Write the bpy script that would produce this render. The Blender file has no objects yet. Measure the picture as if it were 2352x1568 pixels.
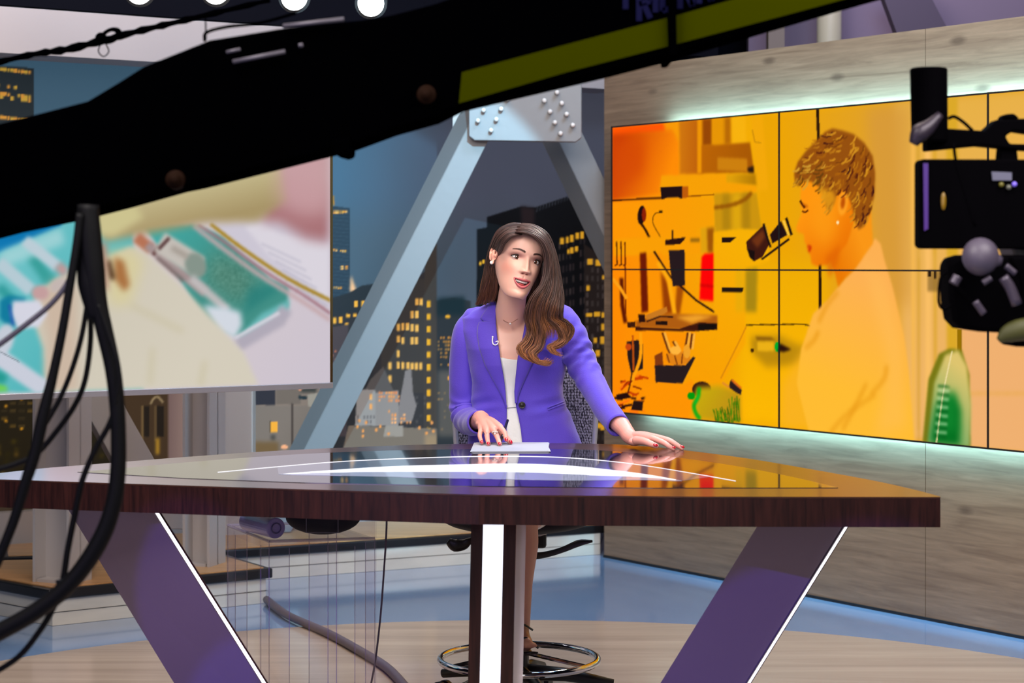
import bpy, bmesh, math, random
import numpy as np
from mathutils import Vector, Matrix, noise
R = math.radians
C = bpy.context.scene.collection
sc = bpy.context.scene
random.seed(7); rng = np.random.default_rng(7)
# ---------------------------------------------------------------- camera
F = 70 / 36 * 2352; H = 1.42; PX0, PY0 = 1176.0, 605.0
cam = bpy.data.cameras.new('camera'); cam_o = bpy.data.objects.new('camera', cam); C.objects.link(cam_o)
cam_o.location = (0, 0, H); cam_o.rotation_euler = (R(90), 0, 0)
cam.lens = 70; cam.sensor_width = 36; cam.shift_y = -(784 - PY0) / 2352
cam.clip_start = .05; cam.clip_end = 60
cam.dof.use_dof = True; cam.dof.focus_distance = 6.15; cam.dof.aperture_fstop = 5.0
sc.camera = cam_o
# ---------------------------------------------------------------- view, world, lights
sc.view_settings.view_transform = 'Standard'; sc.view_settings.look = 'None'
sc.view_settings.exposure = 0; sc.view_settings.gamma = 1; sc.view_settings.use_curve_mapping = False
w = bpy.data.worlds.new('world'); sc.world = w; w.use_nodes = True
w.node_tree.nodes['Background'].inputs[0].default_value = (.5, .5, .7, 1)
w.node_tree.nodes['Background'].inputs[1].default_value = .05

def light(name, kind, loc, target, power, color=(1, 1, 1), size=1, size_y=None, spot=40, blend=.3):
    l = bpy.data.lights.new(name, kind); l.energy = power; l.color = color
    if kind == 'AREA':
        l.size = size
        if size_y: l.shape = 'RECTANGLE'; l.size_y = size_y
    elif kind == 'SPOT':
        l.spot_size = R(spot); l.spot_blend = blend; l.shadow_soft_size = size
    o = bpy.data.objects.new(name, l); C.objects.link(o); o.location = loc
    o.rotation_euler = (Vector(target) - Vector(loc)).to_track_quat('-Z', 'Y').to_euler()
    return o
light('key_light', 'AREA', (-1.1, 2.7, 3.1), (.05, 6.3, 1.25), 105, (1, .93, .88), 1.3)
light('key_light', 'AREA', (1.3, 2.8, 2.7), (.05, 6.3, 1.3), 58, (1, .93, .90), 1.3)
light('added_front_fill', 'AREA', (.25, 1.2, 1.75), (.05, 6.3, 1.2), 17, (1, .93, .9), .8)  # added frontal fill to brighten the neck and face, no real set lamp
light('hair_light', 'SPOT', (1.5, 8.6, 4.0), (.05, 6.25, 1.3), 260, (1, .86, .7), .12, spot=24)
light('truss_spot', 'SPOT', (.6, 3.4, 3.9), (-.74, 9.38, 1.25), 2500, (.36, .76, 1.0), .03, spot=19, blend=.10)
light('wall_wash', 'AREA', (.4, 5.2, 4.1), (1.5, 8.6, 1.0), 36, (1, .87, .76), 1.6)
light('floor_wash', 'AREA', (1.2, 6.6, 4.2), (.9, 8.2, 0), 125, (.45, .7, 1), 1.2)
light('platform_wash', 'AREA', (-1.0, 6.4, 4.2), (-1.4, 8.8, .2), 55, (1, .84, .72), 1.2)
light('floor_warm', 'AREA', (0, 5.0, 4.2), (0, 6.8, 0), 70, (1, .86, .74), 1.5)
light('violet_spot', 'SPOT', (-1.6, 1.2, 2.2), (-.78, 5.2, .52), 480, (.20, .08, 1), .02, spot=6, blend=.1)
light('violet_spot', 'SPOT', (-1.6, 1.2, 2.2), (-.66, 5.2, .12), 560, (.12, .12, 1), .02, spot=7, blend=.1)
light('violet_spot', 'SPOT', (1.9, 1.6, 2.2), (.68, 5.1, .22), 480, (.20, .08, 1), .02, spot=11, blend=.1)
light('lilac_back', 'SPOT', (-2.1, 8.2, 3.3), (-1.05, 5.1, .86), 900, (.72, .66, 1), .25, spot=22, blend=.8)
light('violet_low', 'AREA', (-1.8, 1.6, 1.2), (0, 5.2, .5), 12, (.62, .5, 1), .7)
# ---------------------------------------------------------------- pixel helpers
def W(px, py, d):
    return Vector(((px - PX0) / F * d, d, H - (py - PY0) / F * d))
def on_z(px, py, z):
    d = F * (H - z) / (py - PY0); return Vector(((px - PX0) / F * d, d, z))
def lin(c):
    c = np.asarray(c, float) / 255.0
    return np.where(c <= .04045, c / 12.92, ((c + .055) / 1.055) ** 2.4)
def L4(c): return tuple(float(v) for v in lin(c)) + (1.0,)
# ---------------------------------------------------------------- materials
def mat(name, col=(128, 128, 128), rough=.5, metal=0, coat=0, emit=None, es=1, spec=.5, bump=None, noise_col=None, trans=0, alpha=1, sss=0, sheen=0):
    m = bpy.data.materials.new(name); m.use_nodes = True; nt = m.node_tree; b = nt.nodes['Principled BSDF']
    b.inputs['Base Color'].default_value = L4(col); b.inputs['Roughness'].default_value = rough
    b.inputs['Metallic'].default_value = metal; b.inputs['Coat Weight'].default_value = coat; b.inputs['Coat Roughness'].default_value = .08
    b.inputs['Specular IOR Level'].default_value = spec
    b.inputs['Transmission Weight'].default_value = trans; b.inputs['Alpha'].default_value = alpha
    if sheen: b.inputs['Sheen Weight'].default_value = sheen
    if sss:
        b.inputs['Subsurface Weight'].default_value = sss; b.inputs['Subsurface Radius'].default_value = (.012, .005, .003); b.inputs['Subsurface Scale'].default_value = .6
    if emit: b.inputs['Emission Color'].default_value = L4(emit); b.inputs['Emission Strength'].default_value = es
    if noise_col or bump:
        tc = nt.nodes.new('ShaderNodeTexCoord'); mp = nt.nodes.new('ShaderNodeMapping'); nt.links.new(tc.outputs['Object'], mp.inputs[0])
    if noise_col:      # (second colour, scale, stretch xyz, lo, hi)
        c2, s, st, lo, hi = noise_col
        n = nt.nodes.new('ShaderNodeTexNoise'); n.inputs['Scale'].default_value = s; n.inputs['Detail'].default_value = 6
        mp.inputs['Scale'].default_value = st; nt.links.new(mp.outputs[0], n.inputs['Vector'])
        r = nt.nodes.new('ShaderNodeValToRGB'); r.color_ramp.elements[0].position = lo; r.color_ramp.elements[1].position = hi
        r.color_ramp.elements[0].color = L4(col); r.color_ramp.elements[1].color = L4(c2)
        nt.links.new(n.outputs[0], r.inputs[0]); nt.links.new(r.outputs[0], b.inputs['Base Color'])
    if bump:           # (scale, strength)
        n2 = nt.nodes.new('ShaderNodeTexNoise'); n2.inputs['Scale'].default_value = bump[0]; n2.inputs['Detail'].default_value = 4
        nt.links.new(tc.outputs['Object'], n2.inputs['Vector'])
        bu = nt.nodes.new('ShaderNodeBump'); bu.inputs['Strength'].default_value = bump[1]; bu.inputs['Distance'].default_value = .01
        nt.links.new(n2.outputs[0], bu.inputs['Height']); nt.links.new(bu.outputs[0], b.inputs['Normal'])
    return m
def attr_mat(name, rough=.5, emit=0, base=1, spec=.5, sss=0, coat=0):
    m = mat(name, rough=rough, spec=spec, sss=sss, coat=coat); nt = m.node_tree; b = nt.nodes['Principled BSDF']
    a = nt.nodes.new('ShaderNodeVertexColor'); a.layer_name = 'Col'
    if base: nt.links.new(a.outputs[0], b.inputs['Base Color'])
    else: b.inputs['Base Color'].default_value = (0, 0, 0, 1)
    if emit: nt.links.new(a.outputs[0], b.inputs['Emission Color']); b.inputs['Emission Strength'].default_value = emit
    return m
def wood_mat(name, c1, c2, knot, grain_axis, scale=1.0, rough=.5, coat=0, knots=True, spec=.5):
    m = bpy.data.materials.new(name); m.use_nodes = True; nt = m.node_tree; b = nt.nodes['Principled BSDF']; N = nt.nodes.new; K = nt.links.new
    b.inputs['Roughness'].default_value = rough; b.inputs['Coat Weight'].default_value = coat; b.inputs['Coat Roughness'].default_value = .1; b.inputs['Specular IOR Level'].default_value = spec
    tc = N('ShaderNodeTexCoord'); mp = N('ShaderNodeMapping'); K(tc.outputs['Object'], mp.inputs[0])
    st = [24 * scale] * 3; st[grain_axis] = 1.5 * scale; mp.inputs['Scale'].default_value = st
    n = N('ShaderNodeTexNoise'); n.inputs['Scale'].default_value = 1.6; n.inputs['Detail'].default_value = 9; n.inputs['Roughness'].default_value = .65; n.inputs['Distortion'].default_value = .6
    K(mp.outputs[0], n.inputs['Vector'])
    r = N('ShaderNodeValToRGB'); r.color_ramp.elements[0].position = .33; r.color_ramp.elements[1].position = .68
    r.color_ramp.elements[0].color = L4(c2); r.color_ramp.elements[1].color = L4(c1); K(n.outputs[0], r.inputs[0])
    out = r.outputs[0]
    if knots:
        mp2 = N('ShaderNodeMapping'); K(tc.outputs['Object'], mp2.inputs[0]); s2 = [5.2] * 3; s2[grain_axis] = 2.2; mp2.inputs['Scale'].default_value = s2
        v = N('ShaderNodeTexVoronoi'); v.inputs['Scale'].default_value = 1.1; K(mp2.outputs[0], v.inputs['Vector'])
        r2 = N('ShaderNodeValToRGB'); r2.color_ramp.elements[0].position = .05; r2.color_ramp.elements[1].position = .13
        r2.color_ramp.elements[0].color = (1, 1, 1, 1); r2.color_ramp.elements[1].color = (0, 0, 0, 1); K(v.outputs['Distance'], r2.inputs[0])
        mx = N('ShaderNodeMix'); mx.data_type = 'RGBA'; mx.inputs[7].default_value = L4(knot); K(out, mx.inputs[6])
        mm = N('ShaderNodeMath'); mm.operation = 'MULTIPLY'; mm.inputs[1].default_value = .6; K(r2.outputs[0], mm.inputs[0]); K(mm.outputs[0], mx.inputs[0]); out = mx.outputs[2]
    K(out, b.inputs['Base Color'])
    return m
# ---------------------------------------------------------------- object helpers
def tag(o, label=None, cat=None, group=None, kind=None):
    if label: o['label'] = label
    if cat: o['category'] = cat
    if group: o['group'] = group
    if kind: o['kind'] = kind
    return o
def thing(name, label, cat, loc=(0, 0, 0), group=None):
    o = bpy.data.objects.new(name, None); C.objects.link(o); o.location = loc; o.empty_display_size = .1
    return tag(o, label, cat, group)
def obj(name, bm, m, parent=None, smooth=False, bev=0, label=None):
    if isinstance(bm, bmesh.types.BMesh):
        me = bpy.data.meshes.new(name); bmesh.ops.recalc_face_normals(bm, faces=bm.faces); bm.to_mesh(me); bm.free()
    else: me = bm
    if m is not None:
        if isinstance(m, (list, tuple)):
            for q in m: me.materials.append(q)
        else: me.materials.append(m)
    if smooth: me.polygons.foreach_set('use_smooth', [True] * len(me.polygons))
    o = bpy.data.objects.new(name, me); C.objects.link(o)
    if parent is not None:
        o.parent = parent; pl = Vector((0, 0, 0)); p = parent
        while p: pl += p.location; p = p.parent
        me.transform(Matrix.Translation(-pl))
    else:                                             # origin at the mesh's base centre
        n = len(me.vertices)
        if n:
            a = np.empty(n * 3, np.float32); me.vertices.foreach_get('co', a); a = a.reshape(-1, 3)
            c = Vector((float((a[:, 0].min() + a[:, 0].max()) / 2), float((a[:, 1].min() + a[:, 1].max()) / 2), float(a[:, 2].min())))
            me.transform(Matrix.Translation(-c)); o.location = c
    if bev:
        b = o.modifiers.new('bevel', 'BEVEL'); b.width = bev; b.segments = 2; b.limit_method = 'ANGLE'; b.angle_limit = R(40)
    if label: o['label'] = label
    return o
def nb(): return bmesh.new()
def box(bm, lo, hi):
    r = bmesh.ops.create_cube(bm, size=1); s = Vector(hi) - Vector(lo); c = (Vector(hi) + Vector(lo)) / 2
    for v in r['verts']: v.co = Vector((v.co.x * s.x + c.x, v.co.y * s.y + c.y, v.co.z * s.z + c.z))
    return r['verts']
def obox(bm, o, u, v, wv, su, sv, sw):
    """box from corner o along vectors u, v, wv with sizes su, sv, sw (each a (lo, hi) range)"""
    vs = [bm.verts.new(Vector(o) + Vector(u) * a + Vector(v) * b + Vector(wv) * c) for a in su for b in sv for c in sw]
    for f in ((0, 1, 3, 2), (4, 6, 7, 5), (0, 4, 5, 1), (2, 3, 7, 6), (0, 2, 6, 4), (1, 5, 7, 3)): bm.faces.new([vs[i] for i in f])
    return vs
def prism(bm, a, b):
    """solid between polygon a and polygon b (same count)"""
    va = [bm.verts.new(p) for p in a]; vb = [bm.verts.new(p) for p in b]; n = len(a)
    bm.faces.new(va); bm.faces.new(vb[::-1])
    for i in range(n): bm.faces.new((va[i], vb[i], vb[(i + 1) % n], va[(i + 1) % n]))
def ext(bm, pts, vec): prism(bm, [Vector(p) for p in pts], [Vector(p) + Vector(vec) for p in pts])
def spline(pts, n):
    """Catmull-Rom through pts (any dimension), n samples"""
    P = np.array([tuple(p) for p in pts], float); m = len(P)
    P = np.vstack([2 * P[0] - P[1], P, 2 * P[-1] - P[-2]]); out = []
    for t in np.linspace(0, m - 1, n):
        i = min(int(t), m - 2); f = t - i; p0, p1, p2, p3 = P[i:i + 4]
        out.append(.5 * (2 * p1 + (p2 - p0) * f + (2 * p0 - 5 * p1 + 4 * p2 - p3) * f * f + (3 * p1 - p0 - 3 * p2 + p3) * f ** 3))
    return np.array(out)
def tube(bm, pts, rad, seg=8, n=None, cap=True, flat=1.0, up=None, wob=None):
    """tube through pts; rad scalar or list (interpolated); flat squashes along the second frame axis"""
    if n: pts = [Vector(p) for p in spline(pts, n)]
    else: pts = [Vector(p) for p in pts]
    m = len(pts)
    rad = np.interp(np.linspace(0, 1, m), np.linspace(0, 1, len(rad)), rad) if hasattr(rad, '__len__') else [rad] * m
    t = (pts[1] - pts[0]).normalized(); u = Vector(up) if up else (Vector((0, 0, 1)) if abs(t.z) < .9 else Vector((1, 0, 0)))
    rings = []
    for i in range(m):
        t = (pts[min(i + 1, m - 1)] - pts[max(i - 1, 0)]).normalized()
        u = (u - t * u.dot(t)).normalized(); v = t.cross(u); ring = []
        for k in range(seg):
            a = 2 * math.pi * k / seg; r = rad[i] * (1 + (wob(i / (m - 1), a) if wob else 0))
            ring.append(bm.verts.new(pts[i] + u * (math.cos(a) * r) + v * (math.sin(a) * r * flat)))
        rings.append(ring)
    for i in range(m - 1):
        for k in range(seg): bm.faces.new((rings[i][k], rings[i][(k + 1) % seg], rings[i + 1][(k + 1) % seg], rings[i + 1][k]))
    if cap: bm.faces.new(rings[0][::-1]); bm.faces.new(rings[-1])
def ball(bm, c, r, seg=16, rot=None):
    r = (r, r, r) if not hasattr(r, '__len__') else r
    q = bmesh.ops.create_uvsphere(bm, u_segments=seg, v_segments=max(6, seg // 2), radius=1)
    M = Matrix.Translation(Vector(c)) @ ((rot or Matrix()).to_4x4()) @ Matrix.Diagonal((r[0], r[1], r[2], 1))
    for v in q['verts']: v.co = M @ v.co
def cyl(bm, a, b, r1, r2=None, seg=20): tube(bm, [a, b], [r1, r2 if r2 is not None else r1], seg)
def torus(bm, c, R1, r, ax1=(1, 0, 0), ax2=(0, 1, 0), seg=40, rs=8):
    c = Vector(c); a1 = Vector(ax1); a2 = Vector(ax2); nz = a1.cross(a2).normalized(); rings = []
    for i in range(seg):
        t = 2 * math.pi * i / seg; d = a1 * math.cos(t) + a2 * math.sin(t)
        rings.append([bm.verts.new(c + d * (R1 + r * math.cos(2 * math.pi * k / rs)) + nz * (r * math.sin(2 * math.pi * k / rs))) for k in range(rs)])
    for i in range(seg):
        for k in range(rs): bm.faces.new((rings[i][k], rings[(i + 1) % seg][k], rings[(i + 1) % seg][(k + 1) % rs], rings[i][(k + 1) % rs]))
def grid_mesh(name, P, cols=None, closed_u=False, faces_mask=None):
    """P: (rows, cols, 3) array -> mesh"""
    nr, nc, _ = P.shape; me = bpy.data.meshes.new(name)
    idx = np.arange(nr * nc).reshape(nr, nc)
    a = idx[:-1, :]; b = idx[1:, :]
    if closed_u: q = np.stack([a, np.roll(a, -1, 1), np.roll(b, -1, 1), b], -1).reshape(-1, 4)
    else: q = np.stack([a[:, :-1], a[:, 1:], b[:, 1:], b[:, :-1]], -1).reshape(-1, 4)
    me.vertices.add(nr * nc); me.vertices.foreach_set('co', P.astype(np.float32).ravel())
    me.loops.add(q.size); me.loops.foreach_set('vertex_index', q.astype(np.int32).ravel())
    me.polygons.add(len(q)); me.polygons.foreach_set('loop_start', np.arange(0, q.size, 4, dtype=np.int32))
    me.update(calc_edges=True)
    if cols is not None: set_col(me, cols.reshape(-1, 3))
    return me
def set_col(me, cols):
    ca = me.color_attributes.new('Col', 'FLOAT_COLOR', 'POINT')
    c = np.ones((len(me.vertices), 4), np.float32); c[:, :3] = cols; ca.data.foreach_set('color', c.ravel())
# ---------------------------------------------------------------- picture canvas for the flat screens and the printed backdrop
class Canvas:
    def __init__(s, O, U, wd, ht, res, base):
        s.O = Vector(O); s.U = Vector(U).normalized(); s.wd, s.ht, s.res = wd, ht, res * 2
        s.n = s.U.cross(Vector((0, 0, 1))); s.h, s.w = int(ht * s.res), int(wd * s.res)
        s.a = np.zeros((s.h, s.w, 3)) + np.array(base, float)
    def m(s, p):
        d = Vector(((p[0] - PX0) / F, 1, -(p[1] - PY0) / F)); o = Vector((0, 0, H))
        q = o + d * ((s.O - o).dot(s.n) / d.dot(s.n)) - s.O
        return (q.dot(s.U) * s.res, s.h - q.z * s.res)
    def mask(s, pts, soft=0):
        q = np.array([s.m(p) for p in pts]); k = int(soft) + 1
        x0 = max(0, int(q[:, 0].min()) - 2 * k); x1 = min(s.w, int(q[:, 0].max()) + 2 * k + 1)
        y0 = max(0, int(q[:, 1].min()) - 2 * k); y1 = min(s.h, int(q[:, 1].max()) + 2 * k + 1)
        if x1 <= x0 or y1 <= y0: return None
        X, Y = np.meshgrid(np.arange(x0, x1) + .5, np.arange(y0, y1) + .5); M = np.zeros(X.shape, bool)
        for i in range(len(q)):
            (ax, ay), (bx, by) = q[i], q[(i + 1) % len(q)]
            if ay == by: continue
            M ^= ((ay > Y) != (by > Y)) & (X < (bx - ax) * (Y - ay) / (by - ay) + ax)
        M = M.astype(float)
        for _ in range(2):
            if soft >= 1: M = blur(M, k)
        return x0, x1, y0, y1, M, X, Y
    def poly(s, col, pts, soft=0, a=1.0, col2=None, axis=None, tex=0, streak=None):
        r = s.mask(pts, soft)
        if r is None: return
        x0, x1, y0, y1, M, X, Y = r; c = np.array(col, float)
        if col2 is not None:
            (p, q) = [np.array(s.m(t)) for t in axis]; d = q - p; t = np.clip(((X - p[0]) * d[0] + (Y - p[1]) * d[1]) / (d @ d), 0, 1)[..., None]
            c = c * (1 - t) + np.array(col2, float) * t
        if tex: c = c + (blur(rng.normal(0, 1, M.shape), 2) * tex * 3)[..., None]
        M = (M * a)[..., None]; s.a[y0:y1, x0:x1] = s.a[y0:y1, x0:x1] * (1 - M) + c * M
    def rect(s, col, x0, y0, x1, y1, **k): s.poly(col, [(x0, y0), (x1, y0), (x1, y1), (x0, y1)], **k)
    def ell(s, col, cx, cy, rx, ry, ang=0, **k):
        c, n = math.cos(ang), math.sin(ang)
        s.poly(col, [(cx + rx * math.cos(t) * c - ry * math.sin(t) * n, cy + rx * math.cos(t) * n + ry * math.sin(t) * c) for t in np.linspace(0, 2 * math.pi, 28)[:-1]], **k)
    def line(s, col, pts, wd, n=None, **k):
        P = spline(pts, n) if n else np.array(pts, float)
        for i in range(len(P) - 1):
            d = P[i + 1] - P[i]; l = np.hypot(*d) or 1; nn = np.array([-d[1], d[0]]) / l * wd / 2; e = d / l * wd * .15
            s.poly(col, [P[i] - e + nn, P[i + 1] + e + nn, P[i + 1] + e - nn, P[i] - e - nn], **k)
    def mesh(s, name):
        a = s.a[:s.h // 2 * 2, :s.w // 2 * 2]; a = (a[::2, ::2] + a[1::2, ::2] + a[::2, 1::2] + a[1::2, 1::2]) / 4
        h, w_ = a.shape[:2]; X, Y = np.meshgrid(np.linspace(0, s.wd, w_), np.linspace(s.ht, 0, h))
        P = np.array(s.O)[None, None] + X[..., None] * np.array(s.U) + Y[..., None] * np.array([0, 0, 1.])
        return grid_mesh(name, P[::-1].copy(), lin(np.clip(a, 0, 255))[::-1].copy())
def blur(M, k):
    if k < 1: return M
    ker = np.ones(2 * k + 1) / (2 * k + 1)
    M = np.apply_along_axis(lambda v: np.convolve(v, ker, 'same'), 0, M) if M.shape[0] > 2 * k + 1 else M
    return np.apply_along_axis(lambda v: np.convolve(v, ker, 'same'), 1, M) if M.shape[1] > 2 * k + 1 else M
# ================================================================ THE SETTING
M_black = mat('black_matte', (9, 9, 12), .6)
M_dark = mat('dark_paint', (9, 10, 20), .9, spec=.1)
M_steel = mat('grey_paint', (172, 165, 162), .45, bump=(30, .04))
M_steel_b = mat('beam_paint', (122, 122, 124), .42, bump=(26, .05))
M_white = mat('white_paint', (205, 200, 190), .5, noise_col=((188, 184, 176), 3, (1, 1, 4), .4, .7))
M_nosing = mat('black_nosing', (22, 20, 22), .3)
M_oak = wood_mat('light_oak', (206, 156, 104), (168, 122, 78), (110, 82, 60), 0, rough=.3)
M_wall = wood_mat('pale_wood', (140, 117, 95), (109, 88, 70), (62, 46, 35), 0, rough=.45)
# ---- floor: pale blue-grey glossy outer ring and a large round of beige planks
bm = nb(); box(bm, (-5, -1, -.06), (5, 13, 0)); fl = obj('floor', bm, mat('floor_blue', (116, 146, 188), .12, coat=.7, noise_col=((128, 156, 192), 1.3, (1, 1, 1), .35, .7))); tag(fl, kind='structure')
bm = nb(); cc = Vector((.02, 5.42, 0)); Rr = 2.5
prism(bm, [cc + Vector((Rr * math.cos(t), Rr * math.sin(t), .0005)) for t in np.linspace(0, 2 * math.pi, 97)[:-1]],
      [cc + Vector((Rr * math.cos(t), Rr * math.sin(t), .003)) for t in np.linspace(0, 2 * math.pi, 97)[:-1]])
M_ftan = wood_mat('floor_beige', (196, 174, 154), (168, 146, 130), (120, 96, 80), 0, scale=.2, rough=.2, coat=.3, knots=False)
tag(obj('floor_round', bm, M_ftan), kind='structure')
# ---- surrounding dark studio
bm = nb(); box(bm, (-5, 12.6, 0), (5, 12.8, 5.2)); tag(obj('wall_back', bm, M_dark), kind='structure')
bm = nb(); box(bm, (-5, -1, 5.0), (5, 12.8, 5.2)); tag(obj('ceiling', bm, M_dark), kind='structure')
bm = nb(); box(bm, (-5.1, -1, 0), (-5, 12.8, 5.2)); tag(obj('wall_left', bm, M_dark), kind='structure')
bm = nb(); box(bm, (5, -1, 0), (5.1, 12.8, 5.2)); tag(obj('wall_far_right', bm, M_dark), kind='structure')
# ---- right wall of pale wood
A0 = Vector((.446, 9.63, 0)); UR = Vector((1.49, -2.10, 0)).normalized(); NR = Vector((UR.y, -UR.x, 0))
if NR.y > 0: NR = -NR
UP = Vector((0, 0, 1))
for i, (a, b) in enumerate(((0, 2.075), (2.079, 4.6))):
    bm = nb(); obox(bm, A0, UR, UP, -NR, (a, b), (0, 2.355), (0, .22))
    me_o = obj('wall_right', bm, None); me_o.data.transform(Matrix.Translation(me_o.location)); me_o.location = (0, 0, 0)
    ang = math.atan2(UR.y, UR.x); me_o.data.transform(Matrix.Rotation(-ang, 4, 'Z')); me_o.rotation_euler = (0, 0, ang)
    me_o.data.materials.append(M_wall); tag(me_o, kind='structure')
bm = nb(); obox(bm, A0, UR, UP, NR, (0, 4.6), (.0, .012), (0, .006)); tag(obj('baseboard_right', bm, M_black), kind='structure')
# ---- mauve studio wall seen above the wood wall
M_mauve = mat('mauve_wall', (120, 104, 128), .7)
bm = nb(); obox(bm, (1.40, 11.78, 0), (1, -.25, 0), UP, (0, .1, 0), (0, 3.5), (0, 4.2), (0, 1)); tag(obj('wall_rear_right', bm, M_mauve), kind='structure')
light('mauve_spot', 'AREA', (2.0, 10.6, 4.0), (2.3, 11.6, 2.5), 15, (.9, .8, 1), .5)
bm = nb(); cyl(bm, (1.80, 11.3, 0), (1.80, 11.3, 4.2), .07); tag(obj('round_column', bm, mat('cream_paint', (178, 172, 150), .4), smooth=True), 'round cream column behind the pale wood wall', 'column')
bm = nb(); ext(bm, [W(2010, -60, 11.0), W(2110, -60, 11.0), W(2200, 110, 11.0), W(2080, 130, 11.0)], (0, .1, 0)); tag(obj('diagonal_beam', bm, mat('plum_paint', (84, 70, 92), .6)), 'dark plum slanting beam high behind the wood wall', 'beam')
bm = nb(); ext(bm, [W(1765, -60, 11.1), W(1802, -60, 11.1), W(1802, 200, 11.1), W(1765, 200, 11.1)], (0, .1, 0)); tag(obj('narrow_post', bm, mat('taupe_paint', (118, 104, 98), .6)), 'narrow taupe post beside the dark opening above the wood wall', 'post')
# ---- platforms
ZP = .15
def platform(name, pts, label):
    r = thing(name, label, 'platform', (pts[0][0], pts[0][1], 0))
    bm = nb(); prism(bm, [Vector((x, y, 0.001)) for x, y in pts], [Vector((x, y, ZP - .006)) for x, y in pts]); obj('riser', bm, M_white, r)
    c = Vector((sum(p[0] for p in pts) / len(pts), sum(p[1] for p in pts) / len(pts), 0))
    def grow(p, g): v = Vector((p[0], p[1], 0)) - c; return c + v * (1 + g / v.length)
    bm = nb(); prism(bm, [grow(p, .03) + UP * (ZP - .045) for p in pts], [grow(p, .03) + UP * (ZP - .004) for p in pts]); obj('nosing', bm, M_nosing, r, bev=.006)
    bm = nb(); prism(bm, [grow(p, -.01) + UP * (ZP - .005) for p in pts], [grow(p, -.01) + UP * ZP for p in pts]); obj('deck', bm, M_oak, r)
    bm = nb(); q = [grow(p, .004) for p in pts]; prism(bm, [v + UP * .052 for v in q], [v + UP * .054 for v in q]); obj('seam', bm, M_nosing, r)
    return r
platform('stage_platform', [(-1.80, 7.80), (-1.03, 8.33), (-1.27, 8.70), (-2.55, 8.46)], 'low white-sided platform with wood deck under the steel posts')
platform('stage_platform', [(-1.29, 8.86), (.43, 9.72), (.50, 10.45), (-2.3, 9.0), (-2.2, 8.66)], 'long low platform with black nosing in front of the city backdrop')
for o in C.objects:
    if o.name.startswith('stage_platform'): o['group'] = 'low stage platforms'
# low curb under the backdrop
BU = Vector((2.95, 1.72, 0)).normalized(); BN = Vector((BU.y, -BU.x, 0))
BO = Vector((-2.35, 9.12, 0)) - BU * 1.6
bm = nb(); obox(bm, BO, BU, UP, BN, (0, 5.0), (0, .285), (-.02, .07)); tag(obj('baseboard_back', bm, M_steel), kind='structure')
# ---- header beam above the backdrop
bm = nb(); p0 = Vector((-2.2, 8.6, 0)); hd = Vector((1.13, .75, 0)).normalized(); hn = Vector((hd.y, -hd.x, 0))
obox(bm, p0 - hd * 1.6, hd, UP, -hn, (0, 4.95), (2.33, 2.53), (0, .25)); tag(obj('header_beam', bm, mat('header_paint', (176, 168, 170), .6)), 'long light grey header beam above the city backdrop', 'beam')
light('header_wash', 'AREA', (-1.9, 7.4, 3.2), (-2.0, 8.7, 2.4), 9, (1, .93, .98), .5)
# ---- truss: gusset plate, slanted beams
def beam(name, fl, fr, sl, d, back, label):
    """front face between pixel lines fl and fr, side face from fl out to pixel line sl, all at depth d / d+back"""
    bm = nb(); (a, b) = fl; (c, e) = fr; (s, t) = sl
    off = Vector((s[0] - a[0], 0, 0)) / F * d
    fa, fb, fe, fc = W(*a, d), W(*b, d), W(*e, d), W(*c, d)
    bv = Vector((off.x - .012, back, 0))
    prism(bm, [fa, fb, fe, fc], [fa + bv, fb + bv, fe + bv, fc + bv])
    return tag(obj(name, bm, M_steel_b, bev=.004), label, 'beam', 'slanted steel truss beams')
beam('truss_beam', ((1100, 240), (602, 1222)), ((1164, 240), (668, 1222)), ((1067, 240), (568, 1222)), 9.38, .13, 'wide slanted steel beam left of the woman, running down from the bolted plate')
beam('truss_beam', ((1262, 280), (1560, 905)), ((1326, 280), (1624, 905)), ((1231, 280), (1530, 905)), 9.72, .13, 'slanted steel beam right of the bolted plate, going behind the wood wall')
M_boltw = mat('bolt_paint', (220, 216, 212), .3)
t = thing('gusset_plate', 'bolted grey steel plate joining the two slanted beams', 'steel plate', W(1205, 322, 9.30))
bm = nb(); ext(bm, [W(1077, 196, 9.30), W(1336, 192, 9.30), W(1336, 316, 9.30), W(1322, 326, 9.30), W(1090, 322, 9.30), W(1077, 312, 9.30)], (0, .06, 0)); obj('plate', bm, M_steel_b, t, bev=.004)
for (x, y) in [(1111, 254), (1151, 251), (1098, 278), (1140, 275), (1128, 300), (1165, 228), (1122, 230), (1279, 213), (1250, 232), (1290, 238), (1263, 257), (1301, 263), (1274, 282), (1315, 288), (1287, 307)]:
    p = W(x, y, 9.30); bm = nb(); cyl(bm, p, p - Vector((0, .035, 0)), .011, .009, 10); ball(bm, p - Vector((0, .035, 0)), .011, 10); obj('bolt', bm, M_boltw, t, smooth=True)
# top chord behind the plate
bm = nb(); ext(bm, [W(1040, 150, 9.55), W(1075, 150, 9.55), W(1075, 320, 9.55), W(1040, 300, 9.55)], (0, .1, 0)); tag(obj('truss_post', bm, M_steel), 'short upright steel post just left of the bolted plate', 'post')
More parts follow.
